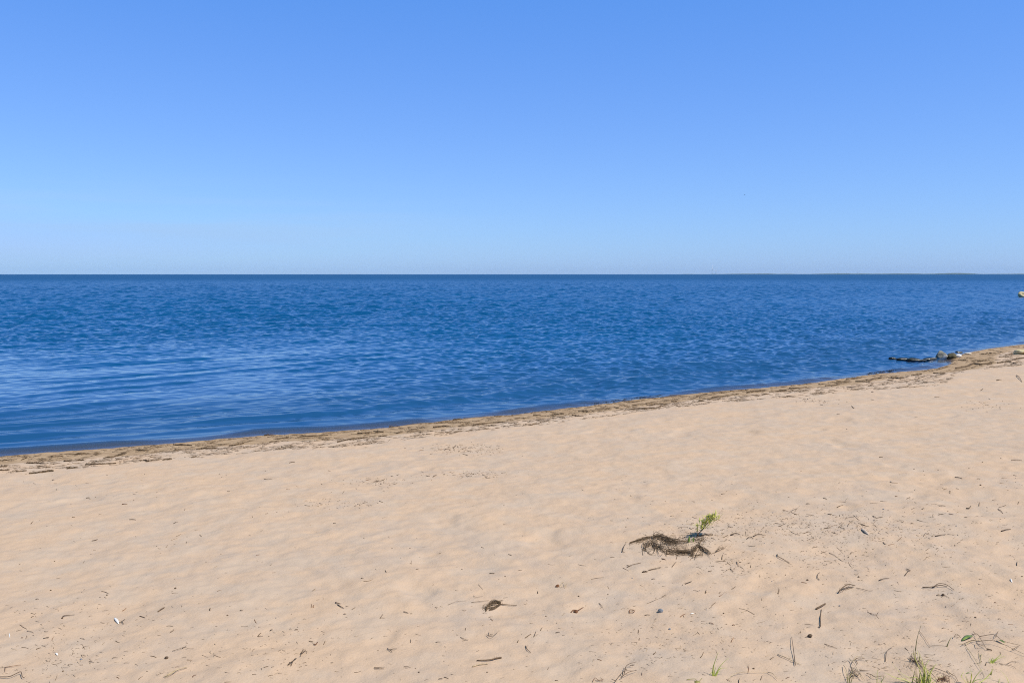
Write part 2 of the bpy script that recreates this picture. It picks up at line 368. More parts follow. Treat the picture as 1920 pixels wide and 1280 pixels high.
def water_mat():
    m = Mat('sea_water'); dep = m.attr('depth'); rg = m.attr('rough')
    tcn = m.n.new('ShaderNodeTexCoord'); C = tcn.outputs['Object']
    n1 = m.noise(7.0, 4, 0.6, C, (0.6, 1.0, 1.0)); n2 = m.noise(1.3, 3, 0.6, C, (0.7, 1, 1))
    b = m.bump(n1, 0.012, 0.15); b = m.bump(n2, 0.06, 0.1, b)
    deepc = m.mix(m.ramp(m.noise(0.05, 3, 0.5, C), 0.35, 0.65), (0.003, 0.061, 0.176), (0.004, 0.067, 0.190))
    deepc = m.mix(m.ramp(dep, 1.0, 0.2), deepc, (0.012, 0.070, 0.192))      # sand stirred up over the shallow bottom
    m.put(m.p.inputs['Base Color'], deepc); m.p.inputs['IOR'].default_value = 1.333
    m.put(m.p.inputs['Roughness'], rg); m.put(m.p.inputs['Normal'], b)
    # the shallows: see the bottom through clear water
    tr = m.n.new('ShaderNodeBsdfTransparent'); tr.inputs[0].default_value = (0.85, 0.87, 0.83, 1)
    df = m.n.new('ShaderNodeBsdfDiffuse'); df.inputs[0].default_value = (0.012, 0.070, 0.186, 1)
    gl = m.n.new('ShaderNodeBsdfGlossy'); gl.inputs['Roughness'].default_value = 0.04; m.put(gl.inputs['Normal'], b)
    fr = m.n.new('ShaderNodeFresnel'); fr.inputs[0].default_value = 1.333; m.put(fr.inputs['Normal'], b)
    def mixs(f, a, c):
        s = m.n.new('ShaderNodeMixShader'); m.put(s.inputs[0], f); m.l.new(a, s.inputs[1]); m.l.new(c, s.inputs[2]); return s.outputs[0]
    clear = m.ramp(dep, 0.003, 0.034, 0.97, 0.0)
    sh = mixs(fr.outputs[0], mixs(clear, df.outputs[0], tr.outputs[0]), gl.outputs[0])
    out = mixs(m.ramp(dep, 0.22, 0.45), sh, m.p.outputs[0])
    geo = m.n.new('ShaderNodeNewGeometry'); clr = m.n.new('ShaderNodeBsdfTransparent'); out = mixs(geo.outputs['Backfacing'], out, clr.outputs[0])   # looking out through the back of a crest
    m.l.new(out, m.n['Material Output'].inputs['Surface']); return m.m
rad = np.concatenate([[6.0, 7.0], np.exp(np.arange(math.log(7.6), math.log(62), 0.0019)), np.exp(np.arange(math.log(62), math.log(460), 0.0027)), np.geomspace(464, 19500, 50)])
sea = fan('sea', rad, angles(0.0013), water_z, water_mat(), ['depth', 'rough'])

# ------------------------------------------------------------------ far coast and wind turbines
def far_coast():
    m = Mat('far_forest'); c = m.mix(m.ramp(m.noise(0.01, 4), 0.35, 0.65), (0.05, 0.085, 0.09), (0.07, 0.11, 0.11))
    m.put(m.p.inputs['Base Color'], c); m.p.inputs['Roughness'].default_value = 0.9
    Y = 9000.0; xs = np.linspace(1700, 9000, 420); V, Fc = [], []
    px = 960 + xs / Y * F
    h = 5 + 7 * sstep(px, 1280, 1420) * (0.5 + 0.8 * perlin(xs / 500, xs * 0, 31)) + 3.0 * perlin(xs / 120, xs * 0, 32) + 12 * np.exp(-((px - 1805) / 22) ** 2) + 4 * np.exp(-((px - 1610) / 70) ** 2)
    h = 0.72 * np.clip(h, 2.0, 40) * sstep(px, 1276, 1300)
    prof = ((-60, 0.0), (-20, 0.12), (0, 0.5), (40, 0.95), (160, 1.0), (400, 0.8), (700, -0.2))
    for x, hh in zip(xs, h):
        for dy, k in prof: V.append((x, Y + dy + 60 * math.sin(x / 700), hh * k - 0.6))
    n = len(prof)
    for i in range(len(xs) - 1):
        for k in range(n - 1): Fc.append((i * n + k, (i + 1) * n + k, (i + 1) * n + k + 1, i * n + k + 1))
    o = new_obj('far_coast', V, Fc, m.m); o['kind'] = 'structure'
far_coast()
def turbine(px, Y, hub, blade, rot, label):
    x = (px - 960) / F * Y; t = empty('wind_turbine', (x, Y, 0)); tag(t, label, 'wind turbine', 'wind turbines on the far coast')
    a = MB(); a.tube([(0, 0, -2), (0, 0, hub)], hub * 0.046, hub * 0.030, 12); a.build('tower', M['turbine'], t)
    a = MB(); a.tube([(0, -4, hub), (0, 6, hub + 0.2)], 2.2, 1.8, 8); a.build('nacelle', M['turbine'], t)
    for k in range(3):
        an = rot + k * 2 * math.pi / 3; dx, dz = math.sin(an), math.cos(an); b = MB()
        b.tube([(dx * 0.8, -5, hub + dz * 0.8), (dx * blade * 0.25, -5, hub + dz * blade * 0.25), (dx * blade, -5, hub + dz * blade)], blade * 0.080, blade * 0.026, 8, 0.5, 2)
        b.build('blade', M['turbine'], t)
    return t
turbine(1334, 9400, 58, 40, 0.0, 'taller white wind turbine of the close pair on the far coast')
turbine(1341, 9300, 42, 30, 0.55, 'shorter white wind turbine right beside the taller one on the far coast')
for px, lab in ((1562, 'first of a faint row of distant wind turbines, leftmost one'), (1569, 'second faint distant wind turbine, just right of the leftmost in the row'),
                (1586, 'third faint distant wind turbine in the middle of the row'), (1606, 'rightmost faint wind turbine in the distant row')):
    turbine(px, 16500, 46, 32, random.uniform(0, 2), lab)
def bird():
    c = at_depth(1396, 365, 430.0); b = MB(); t = empty('bird', c)
    b.tube([(-0.24, 0.04, 0), (-0.14, 0.02, 0.02), (0.04, 0, 0.02), (0.2, -0.02, 0.03), (0.3, -0.03, 0.02)], 0.085, None, 8, 0.9, 3, lambda u: 0.15 + 1.0 * math.sin(math.pi * min(1, u * 0.95 + 0.05)) ** 0.7)
    b.build('body', M['bird'], t)
    for s in (-1, 1):
        w = MB(); w.tube([(0.02, 0, 0.03), (0.06 + 0.22 * s, s * 0.18, 0.14), (0.0 + 0.52 * s, s * 0.3, 0.05)], 0.13, 0.03, 8, 0.18, 4); w.build('wing', M['bird'], t)
    tag(t, 'small dark bird flying alone in the blue sky above the sea', 'bird')
bird()

# ------------------------------------------------------------------ photograph frames used to read positions from: origin x, origin y, scale
FR = dict(A=(1600, 1120, 6), B=(1140, 920, 5.647), C=(1600, 600, 6), E=(1240, 1120, 4.8), F=(840, 1040, 4.571), G=(420, 1080, 4.571), H=(0, 1060, 4.571),
          I=(1460, 900, 4.174), J=(0, 880, 4), K=(480, 860, 4), L=(1480, 720, 4.364), M=(1820, 640, 9.14), P=(0, 740, 4), Q=(480, 720, 4), U=(960, 680, 4), V=(1400, 640, 5.333), N=(1660, 645, 10.667))
def T(f, pts):
    a, b, s = FR[f]; return [(a + x / s, b + y / s) for x, y in pts]
def lay(pts, r, lift=0.0, sag=0.35):
    """photograph points laid on the sand as a curve lying on it"""
    G = [ground(*p) for p in pts]; n = len(G)
    for i, g in enumerate(G):
        t = i / max(1, n - 1); g[2] += r * sag + lift * math.sin(math.pi * (0.15 + 0.7 * t))
    return G
def stand(pts, lean=0.0):
    """points standing up from the first, in a plane through its base that leans back by lean per metre of height"""
    b = ground(*pts[0]); out = [b - np.array([0, 0, 0.004])]
    for p in pts[1:]:
        q = at_depth(p[0], p[1], b[1])
        out.append(at_depth(p[0], p[1], b[1] + lean * max(0.0, q[2] - b[2])))
    return out
def pxr(p, w): return w * 0.5 / F * float(ground(*p)[1])
def jig(pts, s): return [(x + random.gauss(0, s), y + random.gauss(0, s * 0.6)) for x, y in pts]
def along(pts, t):
    P = np.array(pts, float); L = np.concatenate([[0], np.cumsum(np.linalg.norm(np.diff(P, axis=0), axis=1))]); u = t * L[-1]
    return float(np.interp(u, L, P[:, 0])), float(np.interp(u, L, P[:, 1]))
def strand_mat(mb, pts, half, count, w, lift=0.004, length=0.25, curl=1.0, mess=0.25):
    """a mat of dry strands following a path of photograph points, spread half a width to either side"""
    for _ in range(count):
        t0 = random.uniform(-0.02, 1.0); ln = random.uniform(0.4, 1.3) * length; q = []
        off = random.gauss(0, half * 0.5); k = random.uniform(-1, 1) * curl; n = 4
        for j in range(n):
            x, y = along(pts, min(1, max(0, t0 + ln * (j / (n - 1) - 0.5)))); u = j / (n - 1) - 0.5
            q.append((x + random.gauss(0, half * mess), y + off * 0.8 + k * half * (u * u * 2 - 0.25) + random.gauss(0, half * mess * 0.7)))
        if abs(q[0][0] - q[-1][0]) + abs(q[0][1] - q[-1][1]) < 0.8: continue
        r = pxr(q[1], w * random.uniform(0.6, 1.25)); up = abs(random.gauss(0, lift)) * (1 - min(1, abs(off) / (half + 1e-6)) * 0.6)
        G = lay(q, r, up); mb.tube(G, r, r * 0.45, 5, 0.8, 2)

# ------------------------------------------------------------------ stones at the waterline
def stone(mat, px, py, w, h, dep, seed, label, name='stone', group=None, z=0.0, angular=0.0, cat='stone', sub=4, rough=0.32):
    c = on_water(px, py, z); k = c[1] / F; b = MB(); b.rock(c + np.array([0, 0, h * k * 0.32]), (w * k / 2, dep * k / 2, h * k * 0.68), seed, sub, rough, angular)
    return tag(b.build(name, M[mat], None, c), label, cat, group)
stone('boulder', 1764, 672, 22, 14, 20, 3, 'rounded grey boulder with white patches at the edge of the sea', 'boulder', None, 0, 0.6, 'boulder')
stone('brownrock', 1784, 671, 23, 9.5, 20, 5, 'brown mossy stone leaning against the right side of the grey boulder', 'stone', None, 0.01, 0.5)
G1 = 'dark wet stones in a row in the shallows'
stone('wetrock', 1743, 675, 31, 5, 14, 8, 'long low dark stone in the water just left of the grey boulder', 'stone', G1, -0.005, 0.4)
stone('wetrock', 1713, 677, 27, 6.5, 13, 9, 'dark wet humped stone in the middle of the row in the water', 'stone', G1, -0.005, 0.5)
stone('wetrock', 1693, 675, 30, 4.5, 11, 10, 'flat dark stone barely rising from the water, second from the row end', 'stone', G1, -0.005, 0.4)
stone('wetrock', 1674, 673.5, 19, 4.5, 10, 12, 'small dark stone at the far left end of the row in the water', 'stone', G1, -0.005, 0.5)
stone('wetrock', 1728, 677, 20, 4, 10, 13, 'low dark stone bridging the humped stone and the one left of the boulder', 'stone', G1, -0.005, 0.4)
stone('wetrock', 1797, 662, 14, 4, 12, 14, 'small dark wet stone at the water edge behind the white stones', 'stone', None, 0.0, 0.4)
stone('shell', 1796, 668.5, 13, 5, 10, 15, 'small pale pinkish stone on wet sand right of the mossy stone', 'stone', None, 0.03, 0.6)
stone('bleached', 1815, 663.5, 16, 3, 9, 16, 'flat whitish stone at the waterline right of the grey boulder', 'stone', None, 0.02, 0.6)
g = ground(1917, 664); k = g[1] / F
b = MB(); b.rock(g + np.array([0, 0, 4 * k]), (19 * k, 13 * k, 6.2 * k), 21, 4, 0.25, 0.7)
tag(b.build('stone', M['pale_rock'], None, g), 'large pale yellowish stone on the beach at the right edge', 'stone')
stone('pale_rock', 1916, 557, 17, 10, 12, 22, 'pale yellow stone standing in the sea far out at the right', 'stone', None, 0.0, 0.4)

# ------------------------------------------------------------------ seaweed thrown up along the waterline
def wrack(f, pts, half, n, label=None, mat='wrack', w=1.15, length=0.4, lift=0.015):
    b = MB(); P = T(f, pts); strand_mat(b, P, half * 0.62, n + 8, w, lift * 0.6, length, 0.6)
    if not b.v: return
    x, y = along(P, 0.5); near = 'left stretch' if x < 500 else 'middle stretch' if x < 1100 else 'right stretch'
    lab = label or 'thin dark strip of dried seaweed on the damp sand along the ' + near + ' of shoreline'
    tag(b.build('seaweed_strip', M[mat], None, ground(x, y)), lab, 'seaweed', 'seaweed strips along the waterline')
WR = [
 ('P', [(220, 590), (300, 582), (400, 570)], 2.2, 40, 'thick dark seaweed strip nearest the left edge, lowest on the beach'),
 ('P', [(500, 554), (585, 546)], 1.4, 20, 'short dark seaweed strip right of the thick one at lower left'),
 ('P', [(1075, 489), (1105, 500), (1145, 490)], 1.0, 16, 'small notch shaped seaweed strip at the dry edge of the strand'),
 ('P', [(1220, 488), (1290, 483)], 1.3, 16, None), ('P', [(1435, 470), (1475, 462)], 1.2, 12, None),
 ('P', [(1475, 410), (1560, 403), (1630, 400)], 1.3, 24, None), ('P', [(780, 476), (860, 462), (940, 440)], 2.0, 36, 'broad brown seaweed strip close to the wave at left'),
 ('P', [(480, 500), (630, 490)], 1.2, 22, None), ('P', [(640, 525), (760, 520), (870, 515)], 1.2, 24, None), ('P', [(1020, 415), (1105, 418)], 1.6, 20, None),
 ('P', [(1300, 375), (1440, 380)], 1.5, 24, None), ('P', [(1720, 385), (1830, 365)], 1.2, 18, None), ('P', [(160, 490), (205, 470)], 1.2, 12, None),
 ('P', [(200, 515), (330, 512)], 1.0, 16, None), ('P', [(0, 495), (60, 490)], 1.2, 12, None), ('P', [(0, 568), (70, 565)], 1.3, 14, None), ('P', [(120, 577), (200, 570)], 1.0, 12, None), ('P', [(0, 540), (50, 538)], 1.4, 12, None),
 ('P', [(360, 465), (470, 460)], 1.0, 14, None), ('P', [(560, 448), (670, 440)], 1.0, 14, None),
 ('Q', [(610, 435), (700, 415), (830, 403)], 1.3, 30, 'long thin seaweed strip curving up the middle of the strand'),
 ('Q', [(760, 370), (850, 370)], 1.6, 22, None), ('Q', [(880, 355), (960, 362)], 1.2, 16, None), ('Q', [(190, 474), (225, 480)], 1.2, 10, None), ('Q', [(330, 395), (440, 388), (540, 385)], 1.0, 20, None),
 ('Q', [(130, 415), (250, 400)], 1.0, 16, None), ('Q', [(1330, 326), (1400, 318), (1460, 318)], 1.9, 30, 'dark clotted seaweed strip in the middle of the shoreline'), ('Q', [(1630, 305), (1740, 293), (1850, 288)], 0.9, 22, None),
 ('Q', [(1480, 268), (1540, 262)], 1.6, 24, None), ('Q', [(920, 395), (980, 390)], 1.0, 12, None), ('Q', [(1050, 370), (1100, 360)], 1.2, 12, None), ('Q', [(1000, 320), (1080, 318)], 1.0, 12, None), ('Q', [(60, 385), (150, 380)], 0.8, 10, None),
 ('U', [(160, 396), (215, 394)], 1.4, 16, None), ('U', [(500, 365), (570, 368)], 1.2, 16, None), ('U', [(300, 388), (390, 385)], 1.0, 14, None), ('U', [(1195, 292), (1235, 290)], 1.5, 14, None), ('U', [(765, 336), (800, 340)], 1.2, 10, None),
 ('U', [(880, 350), (970, 343), (1070, 340)], 1.0, 20, None), ('U', [(450, 396), (540, 400)], 0.9, 12, None), ('U', [(900, 321), (940, 322)], 1.2, 12, None), ('U', [(1640, 240), (1700, 238)], 1.0, 12, None), ('U', [(1400, 288), (1440, 285)], 1.1, 10, None), ('U', [(20, 420), (60, 415)], 1.0, 10, None), ('U', [(1100, 330), (1180, 318)], 0.9, 10, None), ('U', [(1500, 262), (1600, 250)], 0.9, 12, None), ('U', [(1780, 222), (1900, 205)], 0.9, 14, None),
 ('V', [(425, 472), (500, 466), (600, 458)], 0.9, 16, None), ('V', [(720, 432), (770, 428)], 1.1, 12, None), ('V', [(785, 447), (860, 440), (930, 432)], 1.0, 18, None), ('V', [(890, 415), (1000, 405)], 0.9, 14, None),
 ('V', [(1090, 401), (1230, 405), (1250, 375), (1350, 368)], 1.1, 34, 'hooked seaweed strip on the right part of the shoreline'), ('V', [(1400, 390), (1470, 382)], 0.7, 10, None),
 ('V', [(1420, 365), (1500, 365), (1530, 375), (1620, 350)], 1.1, 26, 'wavy seaweed strip left of the pool by the boulder'), ('V', [(1650, 341), (1750, 328)], 1.4, 24, 'short thick seaweed strip below the shallow pool'), ('V', [(150, 535), (215, 525)], 1.0, 10, None), ('V', [(0, 515), (60, 510)], 0.9, 10, None), ('V', [(230, 505), (400, 490)], 0.8, 14, None),
 ('C', [(900, 600), (970, 602), (1030, 597)], 1.0, 20, 'seaweed strip set apart on dry sand below the boulder'), ('C', [(940, 556), (1000, 543), (1060, 530)], 1.0, 18, None),
 ('C', [(1150, 545), (1240, 530), (1300, 515), (1340, 490), (1420, 500), (1560, 485)], 2.2, 80, 'largest dark seaweed bank on the sand right of the boulder'),
 ('C', [(1180, 452), (1290, 455)], 1.2, 18, 'patch of brown seaweed on wet sand right below the boulder'), ('C', [(1620, 486), (1740, 465), (1840, 435), (1920, 425)], 1.2, 40, 'dark seaweed line running to the right edge below the pale stone'),
 ('C', [(1640, 415), (1790, 410)], 0.8, 16, 'thin seaweed strip just left of the pale stone'), ('C', [(1690, 402), (1790, 375)], 0.6, 12, 'slanting seaweed strip touching the pale stone'), ('C', [(1740, 470), (1840, 492)], 0.7, 12, None), ('C', [(1500, 370), (1560, 372)], 0.7, 8, None), ('C', [(1420, 385), (1500, 382)], 0.6, 8, None),
]
for f, p, h, n, lab in WR: wrack(f, p, h, n, lab)
def floating(f, pts, half, n, label):
    b = MB(); P = T(f, pts)
    for _ in range(n):
        t = random.random(); x, y = along(P, t); q = []
        off = random.gauss(0, half * 0.5)
        for j in range(3): q.append(on_water(x + (j - 1) * random.uniform(1.5, 4) , y + off - (j - 1) * 0.3 + random.gauss(0, 0.25), 0.012 + random.random() * 0.02))
        b.tube(q, pxr((x, y + 6), 1.5), pxr((x, y + 6), 0.5), 5, 0.5, 2)
    x, y = along(P, 0.5); tag(b.build('floating_seaweed', M['wet'], None, on_water(x, y)), label, 'seaweed')
floating('C', [(160, 602), (330, 578), (500, 552), (640, 522)], 1.6, 90, 'dark wet seaweed floating in the small wave left of the boulder')
floating('U', [(600, 306), (760, 285), (940, 262), (1140, 240)], 1.3, 80, 'dark wet seaweed rolled in the wave edge at the middle of the shore')

# loose shreds of seaweed over the whole strand: nobody could count them
def shreds():
    b = MB(); n = 0
    xs = np.array([p[0] for p in SHORE_PX], float); ys = np.array([p[1] for p in SHORE_PX], float)
    while n < 4200:
        px = random.uniform(-20, 1940); w = np.interp(px, [0, 480, 960, 1440, 1920], [34, 32, 27, 22, 40]); u = random.random()
        py = np.interp(px, xs, ys) + w * (0.05 + 0.95 * u)
        dens = float(perlin(np.array([px * 0.02]), np.array([u * 5.0]), 41)[0])
        if random.random() > 0.5 + 1.2 * dens: continue
        L = random.uniform(1.5, 7); q = [(px - L, py + L * 0.05 + random.gauss(0, 0.3)), (px, py + random.gauss(0, 0.4)), (px + L, py - L * 0.12 + random.gauss(0, 0.3))]
        r = pxr(q[1], random.uniform(0.45, 1.1)); G = lay(q, r, random.random() * 0.006); b.tube(G, r, r * 0.4, 4, 0.7, 2); n += 1
    o = b.build('seaweed_shreds', M['wrack']); tag(o, 'loose shreds of dried seaweed scattered over the damp strand', 'seaweed', None, 'stuff')
shreds()
b = MB(); P = T('Q', [(345, 427), (400, 425), (450, 422)]); r = pxr(P[1], 2.0); b.tube(lay(P, r), r, r * 0.6, 8, 0.6, 2)
tag(b.build('driftwood', M['bleached'], None, ground(*P[1])), 'small pale piece of driftwood among the shoreline seaweed', 'driftwood')

# ------------------------------------------------------------------ the seaweed heap and green plant in the right foreground
def heap():
    b = MB()
    for pts, half, n, w, lift, ln, cu in (
        ([(230, 560), (330, 520), (420, 498), (520, 488), (590, 484)], 2.4, 34, 0.9, 0.012, 0.5, 1), ([(300, 540), (420, 510), (500, 520)], 4, 22, 0.8, 0.01, 0.5, 1),
        ([(480, 500), (560, 505), (640, 525), (720, 545)], 6.0, 105, 1.1, 0.03, 0.4, 1.3), ([(640, 530), (740, 552), (850, 545)], 3.2, 36, 1.1, 0.015, 0.4, 1),
        ([(370, 600), (450, 560), (520, 590)], 6.5, 40, 1.0, 0.02, 0.5, 2), ([(480, 575), (570, 615), (640, 640)], 6.0, 56, 1.1, 0.02, 0.4, 2),
        ([(380, 605), (470, 630), (520, 600)], 4.0, 18, 0.9, 0.012, 0.5, 2), ([(620, 648), (700, 655), (800, 662), (890, 665)], 4.2, 85, 1.2, 0.022, 0.4, 1.2),
        ([(880, 680), (930, 620), (970, 590)], 5.5, 62, 1.2, 0.026, 0.6, 1.4), ([(960, 590), (1010, 630), (1080, 668)], 3.6, 40, 1.1, 0.02, 0.5, 1),
        ([(560, 590), (700, 580), (830, 600)], 8.0, 40, 0.8, 0.012, 0.3, 2.4), ([(900, 520), (960, 530), (1020, 515)], 6.0, 30, 0.8, 0.012, 0.6, 2.4),
        ([(880, 685), (940, 690), (1000, 680)], 3.5, 16, 0.9, 0.008, 0.6, 1.5), ([(960, 480), (1030, 470), (1110, 466)], 1.6, 14, 1.0, 0.01, 0.5, 1)):  # last path: the plant's cast shadow, drawn as dark strands
        strand_mat(b, T('B', pts), half * 1.15, int(n * 0.38), w * 0.85, lift * 0.8, min(1.1, ln * 2.0), cu, 0.09)
        strand_mat(b, T('B', pts), half * 1.9, int(n * 0.22) + 3, w * 0.75, lift * 0.4, min(0.9, ln * 1.6), cu * 1.5, 0.2)
    tag(b.build('seaweed_heap', M['weed'], None, ground(1262, 1025)), 'dark tangled heap of dried seaweed at the foot of the green plant', 'seaweed')
    b = MB(); strand_mat(b, T('B', [(1090, 672), (1160, 640), (1240, 612)]), 1.4, 7, 0.9, 0.012, 0.9, 1, 0.1); strand_mat(b, T('B', [(1130, 655), (1180, 625), (1225, 600)]), 1.2, 4, 0.9, 0.02, 0.9, 1, 0.1)
    tag(b.build('seaweed_strand', M['weed'], None, ground(1345, 1035)), 'loose curved seaweed strand trailing right from the dark heap', 'seaweed')
heap()
def leaf(mb, base, tip, w, droop=0.15):
    base = np.array(base); tip = np.array(tip); mid = (base + tip) / 2 + np.array([0, 0, droop * np.linalg.norm(tip - base)])
    mb.tube([base, mid, tip], w, None, 6, 0.12, 4, lambda u: 0.12 + 0.95 * math.sin(math.pi * min(0.97, u * 0.93 + 0.04)) ** 0.8)
def green_plant():
    base = ground(*T('B', [(940, 492)])[0]); t = empty('seaside_plant', base)
    st = stand(T('B', [(940, 492), (960, 450), (1000, 410), (1045, 350), (1090, 310), (1120, 280)]), 0.25)
    b = MB(); b.tube([p - base for p in st], 0.004, 0.0015, 6); 
    s2 = stand(T('B', [(940, 492), (945, 440), (940, 400), (950, 370)]), 0.2); b.tube([p - base for p in s2], 0.0025, 0.001, 6)
    b.build('stem', M['dark'], t)
    b = MB(); P = np.array(st)
    def blade_at(q, d, ln, w): leaf(b, q, q + d / np.linalg.norm(d) * ln, w, 0.08)
    for i in range(150):
        u = random.uniform(0.40, 1.0); q = np.array([np.interp(u, np.linspace(0, 1, len(P)), P[:, k]) for k in range(3)]) - base
        d = np.array([random.gauss(0.2, 0.9), random.gauss(0, 0.6), random.uniform(0.2, 1.5)])
        blade_at(q + np.array([random.gauss(0, 0.019), random.gauss(0, 0.012), random.gauss(0, 0.005)]), d, random.uniform(0.028, 0.062) * (1.15 - 0.3 * u), random.uniform(0.0022, 0.0042))
    for i in range(20):
        u = random.uniform(0.35, 1.0); Q = np.array(s2); q = np.array([np.interp(u, np.linspace(0, 1, len(Q)), Q[:, k]) for k in range(3)]) - base
        blade_at(q, np.array([random.gauss(0, 0.7), random.gauss(0, 0.5), random.uniform(0.3, 1.2)]), random.uniform(0.014, 0.028), 0.0026)
    b.build('foliage', M['leaf'], t)
    b = MB()
    for x0, y0, x1, y1, w in ((858, 545, 862, 478, 0.006), (845, 540, 850, 500, 0.004), (902, 540, 905, 490, 0.005), (872, 542, 885, 505, 0.0035)):
        q = stand(T('B', [(x0, y0), (x1, y1)]), 0.1); leaf(b, q[0] - base, q[1] - base, w, 0.05)
    b.build('leaf', M['dleaf'], t)
    tag(t, 'small leafy yellow green plant growing out of the sand beside the seaweed heap', 'plant')
green_plant()

# ------------------------------------------------------------------ grass and plants at the lower right edge
def blades(mb, specs, w=1.3, lean=0.3, r1=0.25):
    w *= 1.45
    for p in specs:
        q = stand(p, lean + random.uniform(-0.15, 0.15)); r = pxr(p[0], w) ; mb.tube(q, r, r * r1, 6, 0.3, 4)
def group_thing(name, label, cat, parts, origin, group=None):
    t = empty(name, origin); tag(t, label, cat, group)
    for nm, mb, mat in parts:
        if mb.v:
            o = np.array(origin); cuts = mb.cut if len(mb.cut) <= 14 else [(0, 0)]
            for (v0, f0), (v1, f1) in zip(cuts, cuts[1:] + [(len(mb.v), len(mb.f))]):
                new_obj(nm, [v - o for v in mb.v[v0:v1]], [tuple(i - v0 for i in f) for f in mb.f[f0:f1]], M[mat], t)
    return t
def laid(mb, polys, w, lift=0.006, taper=0.5, flat=0.85):
    for p in polys:
        r = pxr(p[0], w); mb.tube(lay(p, r, lift), r, r * taper, 6, flat, 3)
# tuft with the tall bent blade
g1, g2, g3 = MB(), MB(), MB()
blades(g1, [T('A', q) for q in ([(770, 1000), (720, 900), (620, 890), (520, 830), (430, 730)], [(760, 1000), (640, 960), (480, 900), (350, 840)], [(790, 1010), (840, 900), (820, 800), (770, 760)], [(800, 1010), (870, 920), (850, 850), (790, 755)],
     [(780, 1010), (810, 900), (800, 780)], [(810, 1015), (870, 930), (840, 820), (740, 700), (720, 600)], [(770, 1000), (640, 950), (540, 880), (500, 810)], [(790, 1005), (830, 930), (790, 820), (750, 740)], [(820, 1010), (850, 940), (840, 880)], [(760, 1010), (700, 940), (660, 900)], [(800, 1010), (850, 900), (880, 830)], [(770, 1010), (760, 900), (735, 800)], [(810, 1010), (880, 960), (930, 930)], [(740, 1010), (600, 930), (450, 890), (390, 850)], [(775, 1010), (760, 850), (700, 690), (660, 620)], [(790, 1010), (800, 860), (770, 700), (742, 640)], [(800, 1010), (850, 880), (900, 780), (940, 740)], [(765, 1010), (700, 880), (640, 790)], [(785, 1010), (790, 880), (815, 760), (850, 700)])], 2.4, 0.2)
def fan_blades(mb, f, x, y, n, spread, hmin, hmax, w):
    for _ in range(n):
        a_ = random.gauss(0, spread); h_ = random.uniform(hmin, hmax); bx = x + random.gauss(0, 26); k_ = random.uniform(0.2, 0.9)
        blades(mb, [T(f, [(bx, y), (bx + math.sin(a_) * h_ * 0.45, y - math.cos(a_) * h_ * 0.5), (bx + math.sin(a_) * h_ * (1 + k_ * 0.3), y - math.cos(a_) * h_ * (1 - 0.25 * k_))])], w, 0.2)
g5 = MB(); fan_blades(g1, 'A', 790, 1005, 11, 0.85, 140, 350, 1.1); fan_blades(g2, 'A', 780, 1005, 8, 0.8, 120, 300, 1.0); fan_blades(g1, 'A', 300, 1010, 6, 0.9, 120, 260, 1.0); fan_blades(g5, 'A', 740, 960, 14, 0.8, 90, 260, 1.2)
blades(g2, [T('A', q) for q in ([(700, 720), (695, 640), (705, 540), (715, 470), (735, 390), (765, 300)], [(695, 720), (680, 640), (682, 570)], [(660, 955), (680, 870), (700, 790)], [(735, 720), (750, 640), (720, 590)])], 1.7, 0.2)
g4 = MB(); strand_mat(g4, T('A', [(650, 690), (720, 740), (790, 790)]), 6, 30, 0.75, 0.016, 0.7, 2)
laid(g3, [T('A', q) for q in ([(700, 725), (800, 710), (930, 720)], [(615, 680), (660, 715), (720, 735)], [(600, 785), (630, 765), (650, 810)], [(740, 740), (820, 765), (905, 768)], [(740, 380), (790, 450), (860, 550)], [(800, 640), (850, 655), (920, 650)])], 0.9)
group_thing('grass_tuft', 'yellow green grass tuft with one tall bent blade at the lower right', 'grass', [('green_blade', g1, 'grass'), ('tall_blade', g2, 'dgrass'), ('dry_stem', g3, 'twig'), ('root_mass', g4, 'twig'), ('straw', g5, 'straw')], ground(*T('A', [(730, 760)])[0]))
# trailing stem with folded green leaf
g1, g2 = MB(), MB()
laid(g1, [T('A', q) for q in ([(1215, 550), (1330, 512), (1400, 530), (1550, 522), (1700, 570), (1800, 610), (1960, 672)], [(1420, 455), (1540, 450), (1600, 465), (1690, 525), (1860, 550)], [(1600, 462), (1622, 430), (1630, 395)], [(1780, 607), (1850, 590), (1880, 550)], [(1330, 440), (1390, 445), (1440, 520), (1500, 600)], [(1500, 590), (1560, 605)], [(1350, 400), (1385, 440)], [(1380, 530), (1420, 570), (1480, 565)], [(1130, 465), (1160, 448), (1210, 470)])], 1.3, 0.018)
for x0, y0, x1, y1, w in ((1220, 490, 1345, 445, 0.011), (1225, 475, 1330, 440, 0.009), (1615, 480, 1700, 525, 0.008)):
    a_, b_ = ground(*T('A', [(x0, y0)])[0]), ground(*T('A', [(x1, y1)])[0]); leaf(g2, a_ + np.array([0, 0, 0.004]), b_ + np.array([0, 0, 0.008]), w * 0.8, 0.08)
b3 = MB(); laid(b3, [T('A', [(1260, 545), (1340, 505), (1440, 490)])], 2.2, 0.01)
group_thing('trailing_plant', 'trailing brown stem with a folded green leaf lying at the lower right edge', 'plant', [('stem', g1, 'twig'), ('leaf', g2, 'dleaf'), ('dry_stalk', b3, 'straw')], ground(*T('A', [(1400, 530)])[0]))
def one(name, label, cat, mat, polys, w, lift=0.006, taper=0.5, group=None, flat=0.85):
    b = MB(); laid(b, polys, w, lift, taper, flat); return tag(b.build(name, M[mat], None, ground(*polys[0][0])), label, cat, group)
